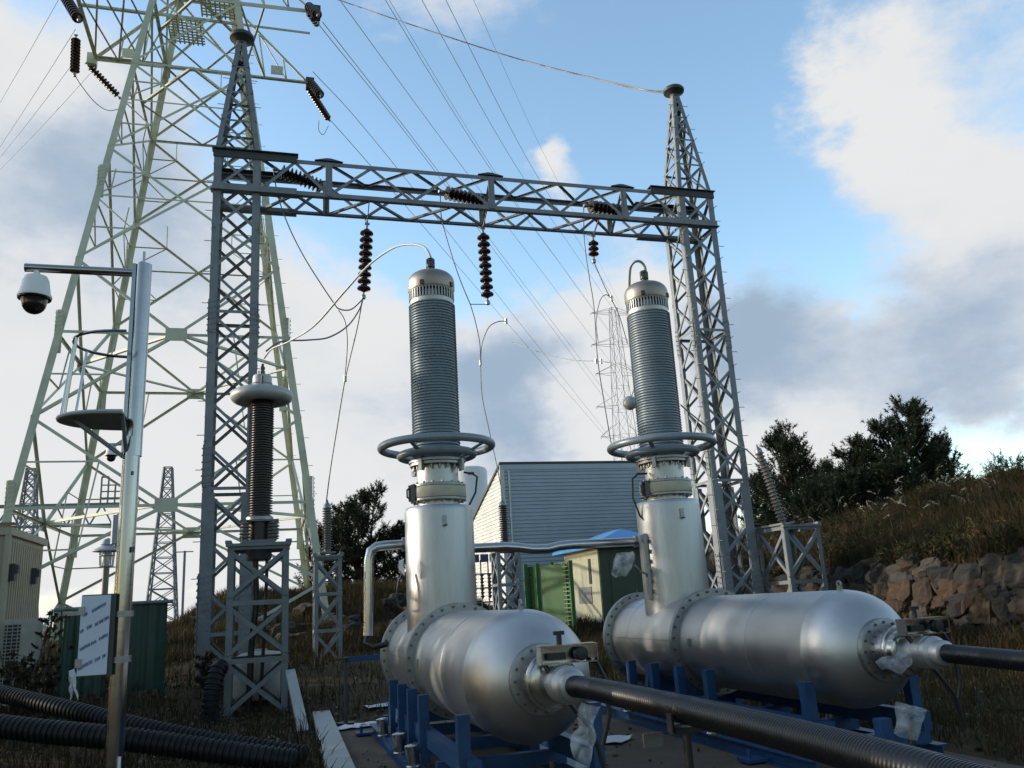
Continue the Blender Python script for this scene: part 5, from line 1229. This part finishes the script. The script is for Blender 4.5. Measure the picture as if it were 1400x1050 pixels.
def shrubs(n, seed):
    R = random.Random(seed); tips = []
    for k in range(n):
        x, y = R.uniform(14.6, 27), R.uniform(10, 34)
        if R.random() < .3: x, y = R.uniform(17.5, 23), R.uniform(18, 28)
        r = R.uniform(.3, .8); tone = R.random()
        for j in range(int(60*r)):
            a = R.uniform(0, 2*PI); q = R.random()**.5*r; h = math.sqrt(max(0, r*r-q*q))*R.uniform(.5, 1.1); px, py = x+q*math.cos(a), y+q*math.sin(a)
            tips.append((px, py, g(px, py)+h*.9, math.cos(a)*.3, math.sin(a)*.3, .9, .2, tone))
    for k in range(26):      # scrub hanging over the rock wall
        x, y = R.uniform(13.9, 14.7), R.uniform(9, 25); r = R.uniform(.2, .4); tone = R.random()
        for j in range(int(70*r)):
            px, py = x+R.gauss(0, r*.4), y+R.gauss(0, r*.6); tips.append((px, py, max(.38, g(px, py))+R.uniform(-.05, r), -.3, 0, .8, .2, tone))
    return tuft_cloud(tips, 9, .13, .035, 1.1)
v_, T_, t_ = shrubs(420, 3)
M['shrub'] = tintmat('bank_shrub_leaves', [(0, (.012, .017, .008)), (.4, (.024, .032, .011)), (.65, (.045, .045, .015)), (.85, (.075, .036, .016)), (1, (.10, .065, .03))], .8, .2)
tag(npobj('bank_shrubs', v_, T_, M['shrub'], t_), 'low tangled shrubs and weeds growing through the grass of the bank', 'shrubs', None, 'stuff')
# unseen pines added west of the site to block and dapple the low sun
for k, (x_, y_, H_, R_) in enumerate(((-12.6, 9.6, 9.0, 3.0), (-12.2, 12.4, 9.2, 3.1), (-12.8, 15.0, 9.0, 3.0), (-12.2, 17.8, 8.2, 2.8), (-13.5, 21, 5.6, 2.0), (-13, 6.4, 8.6, 3.0))):
    pine(x_, y_, H_, R_, 'unseen pine added west of the site to shade the low sun', 40+k, 110, 18, 2, low=.0, wd=.06, power=.55)

def weed(x, y, H, n, seed, label, leafy=1, name='withered_weed'):
    R = random.Random(seed); zb = g(x, y); t = thing(name, (x, y, zb), label, 'plant', 'withered weeds'); br = MB(); tips = []
    for k in range(n):
        a = R.uniform(0, 2*PI); sp = R.uniform(.05, .35)*H*.6; h = H*R.uniform(.5, 1); b0 = V((x+R.uniform(-.15, .15), y+R.uniform(-.15, .15), zb)); e = b0+V((math.cos(a)*sp, math.sin(a)*sp, h))
        br.tube([b0, b0.lerp(e, .5)+V((R.uniform(-.06, .06), R.uniform(-.06, .06), 0)), e], .01, 5, False)
        for j in range(7):
            f = R.uniform(.25, 1); o = b0.lerp(e, f); d = V((R.gauss(0, 1), R.gauss(0, 1), R.uniform(0, 1))).normalized(); q = o+d*R.uniform(.1, .3)*H*.5
            br.tube([o, q], .005, 4, False)
            for s in range(int(3*leafy)): c = o.lerp(q, R.uniform(.3, 1)); tips.append((*c, *d, .07, R.random()))
    obj('stems', br, M['bark'], t)
    v, T, tn = tuft_cloud(tips, 7, .07, .045, 1.2); npobj('leaves', v, T, M['weed'], tn, t)
    return t
weed(-.232*14.6, 14.6, 2.0, 9, 1, 'tall withered weed before the beige cabin corner, its thin stems against the sky')
weed(-.243*14, 14, 1.2, 12, 2, 'bushy dark weed in front of the air conditioner', 2)
weed(-.215*15, 15.2, 1.5, 9, 3, 'withered weed between the cabin and the slim green post', 1.5)
weed(-.06*17.5, 17.5, .8, 8, 4, 'low withered weed at the foot of the left gantry column', 1.5)
weed(.93*14, 14.6, .6, 8, 5, 'small brown weed at the foot of the rock wall', 1.5)
weed(.82*15.6, 15.6, .7, 9, 6, 'brown weed tuft behind the right hand nozzle at the rock wall', 1.5)

# ------------------------------------------------------------------ conductors
def spline(P, n=10):
    P = [V(p) for p in P]; out = []
    if len(P) == 2: return P
    for i in range(len(P)-1):
        p0, p1, p2, p3 = P[max(i-1, 0)], P[i], P[i+1], P[min(i+2, len(P)-1)]
        for k in range(n):
            t = k/n; out.append(.5*((2*p1)+(p2-p0)*t+(2*p0-5*p1+4*p2-p3)*t*t+(3*p1-p0-3*p2+p3)*t**3))
    return out+[P[-1]]
def wire(pix, r, lab, m='wire', name='wire', group=None, cat='wire', clamp=()):
    pts = [at(*p) if len(p) == 3 else V(p[:3]) for p in pix]; mb = MB().tube(spline(pts), r, 6)
    t = obj(name, mb, M[m]); tag(t, lab, cat, group)
    if clamp:
        for c in clamp:
            p = at(*c); cmb = MB().cyl(p-V((0, 0, r*5)), p+V((0, 0, r*5)), r*2.6, 8)
            obj('clamp', cmb, M['flange'], t)
    return t
wire([(588, 358, 10.43), (588, 350, 10.43), (580, 338, 10.6), (562, 334, 10.9), (538, 339, 11.4), (505, 362, 12.2), (470, 400, 13.2), (430, 445, 14.2), (395, 467, 15.1), (372, 477, 15.6), (361, 490, 15.8)], .017, 'bright arching conductor from the top of the nearest bushing to the ringed insulator at left', 'wire_b')
wire([(882, 376, 10.43), (882, 366, 10.43), (876, 358, 10.4), (868, 358, 10.4), (862, 366, 10.5), (860.5, 385, 10.7), (861, 400, 10.85)], .02, 'short looped lead on the top of the right hand bushing', 'wire_b')
wire([(497, 408, GY), (482, 422, 19.4), (470, 424, 19.3), (461, 421, 19.2)], .016, 'small curved jumper at the bottom of the left hanging insulator string')
wire([(461, 421, 19.2), (440, 390, 19.3), (415, 350, 19.4), (395, 310, 19.4), (380, 268, 19.4), (374, 232, 19.3)], .014, 'thin lead from the left end of the beam string down to the small jumper')
wire([(496, 408, GY), (492, 422, 19.3), (476, 445, 18.6), (450, 461, 17.8), (420, 465, 17.0), (385, 467, 16.2), (364, 480, 15.85)], .018, 'grey lead sweeping from the left hanging string to the ringed insulator')
wire([(495, 412, GY), (488, 450, 20), (472, 518, 20.7), (460, 590, 21.4), (452, 640, 21.8), (446, 687, 22.03)], .015, 'long thin lead down to the slim insulator on the narrow dark stand', clamp=((472, 518, 20.7),))
wire([(463, 424, 19.2), (472, 440, 19.8), (475, 470, 20.3), (472, 512, 20.7)], .011, 'very thin curved lead beside the long lead of the left hanging string')
wire([(602, 265, GY-.1), (604, 300, 19.4), (618, 350, 19.4), (630, 385, 19.5), (643, 416, 19.6)], .013, 'thin lead from the beam down to a knot left of the middle hanging string')
wire([(643, 416, 19.6), (668, 416, GY)], .011, 'short level lead from the knot to the middle hanging string')
wire([(643, 416, 19.6), (650, 440, 20), (656, 470, 20.4), (657, 496, 20.8), (659, 540, 21.2), (668, 585, 21.6), (680, 640, 21.9), (688, 684, 22.03)], .013, 'thin lead falling to the insulator at the corner of the clad building', 'wire_b', clamp=((657, 496, 20.8),))
wire([(657, 494, 20.8), (659, 470, 20.6), (668, 448, 20.5), (680, 440, 20.4), (692, 439, 20.4)], .014, 'pale hooked lead end in the sky right of the nearest bushing', 'wire_b', clamp=((692, 439, 20.4),))
wire([(798, 282, GY-.1), (799, 330, 19.4), (805, 375, 19.6), (812, 420, 19.8), (817, 490, 20.2), (826, 550, 20.8), (838, 620, 21.4)], .013, 'thin lead falling left of the right hand bushing')
wire([(812, 358, GY), (818, 372, 19.8), (828, 395, 20), (835, 408, 20.2), (846, 430, 20.6), (858, 470, 21.3)], .014, 'thin lead from the short hanging string towards the right hand bushing', 'wire_b', clamp=((836, 408, 20.2),))
wire([(818, 470, 20), (815, 440, 20), (820, 412, 20.1), (828, 403, 20.1), (836, 408, 20.2)], .013, 'pale hooked lead left of the right hand bushing cap', 'wire_b')
wire([(700, 468, 30), (740, 482, 28), (780, 492, 26), (820, 494, 24), (850, 499, 22.5), (864, 508, 22.1), (868, 525, 22), (862, 546, 22)], .015, 'pale level lead with a clamp left of the right hand bushing', 'wire_b', clamp=((815, 494, 24.2), (822, 494, 24)))
wire([(930, 553, 17), (950, 570, 17.4), (980, 592, 17.8), (1010, 610, 18.1), (1022, 616, 18.3), (1046, 640, 18.5)], .02, 'white lead crossing the right gantry column down to the leaning insulator', 'wire_b')
rt = at(917, 127, GY); 
wire([(914, 128, GY), (868, 121, 20.5), (820, 109, 22), (700, 78, 25), (560, 33, 28), (440, -8, 31)], .022, 'earth wire running from the right gantry peak to the upper left')
wire([(914, 124, GY), (890, 124, 20), (868, 119.5, 20.5), (820, 108.5, 22)], .016, 'second strand of the earth wire at the right gantry peak')
OG = 'overhead line wires crossing the sky'
FTX = lambda px, py: (px, py, FT)
for (a, b, mid, lab) in (
        ((433, 30, 31), (838, 560), (584, 220, 55), 'overhead wire starting at the small insulators of the upper right tower arm'),
        ((441, 30, 31), (840, 552), (590, 222, 55), 'overhead wire close beside the one from the upper right tower arm'),
        ((428, 98, 33), (836, 600), (535, 220, 52), 'overhead wire starting beside the right arm tip of the pale tower, above its slanting string'),
        ((450, 165, 35.6), (836, 606), (501, 220, 46), 'lowest overhead wire, starting from the slanting string at the right arm tip'),
        ((410, -75, 30), (846, 510), (626, 220, 62), 'overhead wire passing the top edge left of centre, nearest the pale tower'),
        ((437, -150, 30), (846, 470), (663, 220, 62), 'overhead wire crossing the top edge above the nearest bushing'),
        ((445, -145, 30), (846, 474), (671, 226, 62), 'faint overhead wire twin just right of the one above the nearest bushing'),
        ((500, -140, 30), (850, 440), (701, 220, 62), 'overhead wire crossing the top edge right of the nearest bushing'),
        ((540, -140, 30), (850, 425), (719, 214, 62), 'second overhead wire from the right at the top edge'),
        ((590, -130, 30), (852, 424), (730, 182, 62), 'faint rightmost overhead wire at the top edge')):
    wire([a, mid, ((mid[0]+b[0]*1.4)/2.4, (mid[1]+b[1]*1.4)/2.4, 95), (*b, FT)], .012 if 'faint' in lab else .018, lab, group=OG)
LG = 'wires leaving the pale tower to the left'
for (a, b, lab) in (((84, -8, 28.6), (-30, 192, 70), 'leftmost wire at the top left corner'), ((103, 40, 30.6), (-30, 246, 70), 'upper wire left of the pale tower arm'), ((97, 90, 33), (-30, 252, 70), 'middle wire left of the hanging dark string'), ((127, 96, 33.5), (-30, 262, 70), 'lower wire left of the slanting dark string')):
    m_ = ((a[0]+b[0])/2-2, (a[1]+b[1])/2+5, 42); wire([a, m_, b], .014, lab, group=LG)
wire([(103, 104, 30.6), (112, 118, 31.5), (130, 140, 32.5), (148, 151, 33.5), (166, 148, 34.5)], .016, 'slack jumper loop below the left arm of the pale tower')
wire([(436, 165, 33), (436, 178, 33.5), (442, 184, 34), (449, 172, 35)], .014, 'small slack loop below the right arm tip of the pale tower')
mbp = at(861, 551, 22); tag(obj('marker_ball', MB().lathe([(0, -.21)]+[(.21*math.sin(PI*k/14), -.21*math.cos(PI*k/14)) for k in range(1, 14)]+[(0, .21)], mbp, n=24).cyl(mbp, mbp+V((.35, .1, 0)), .03, 8), M['ring_l']), 'pale grey ball at the left edge of the right hand bushing', 'ball')
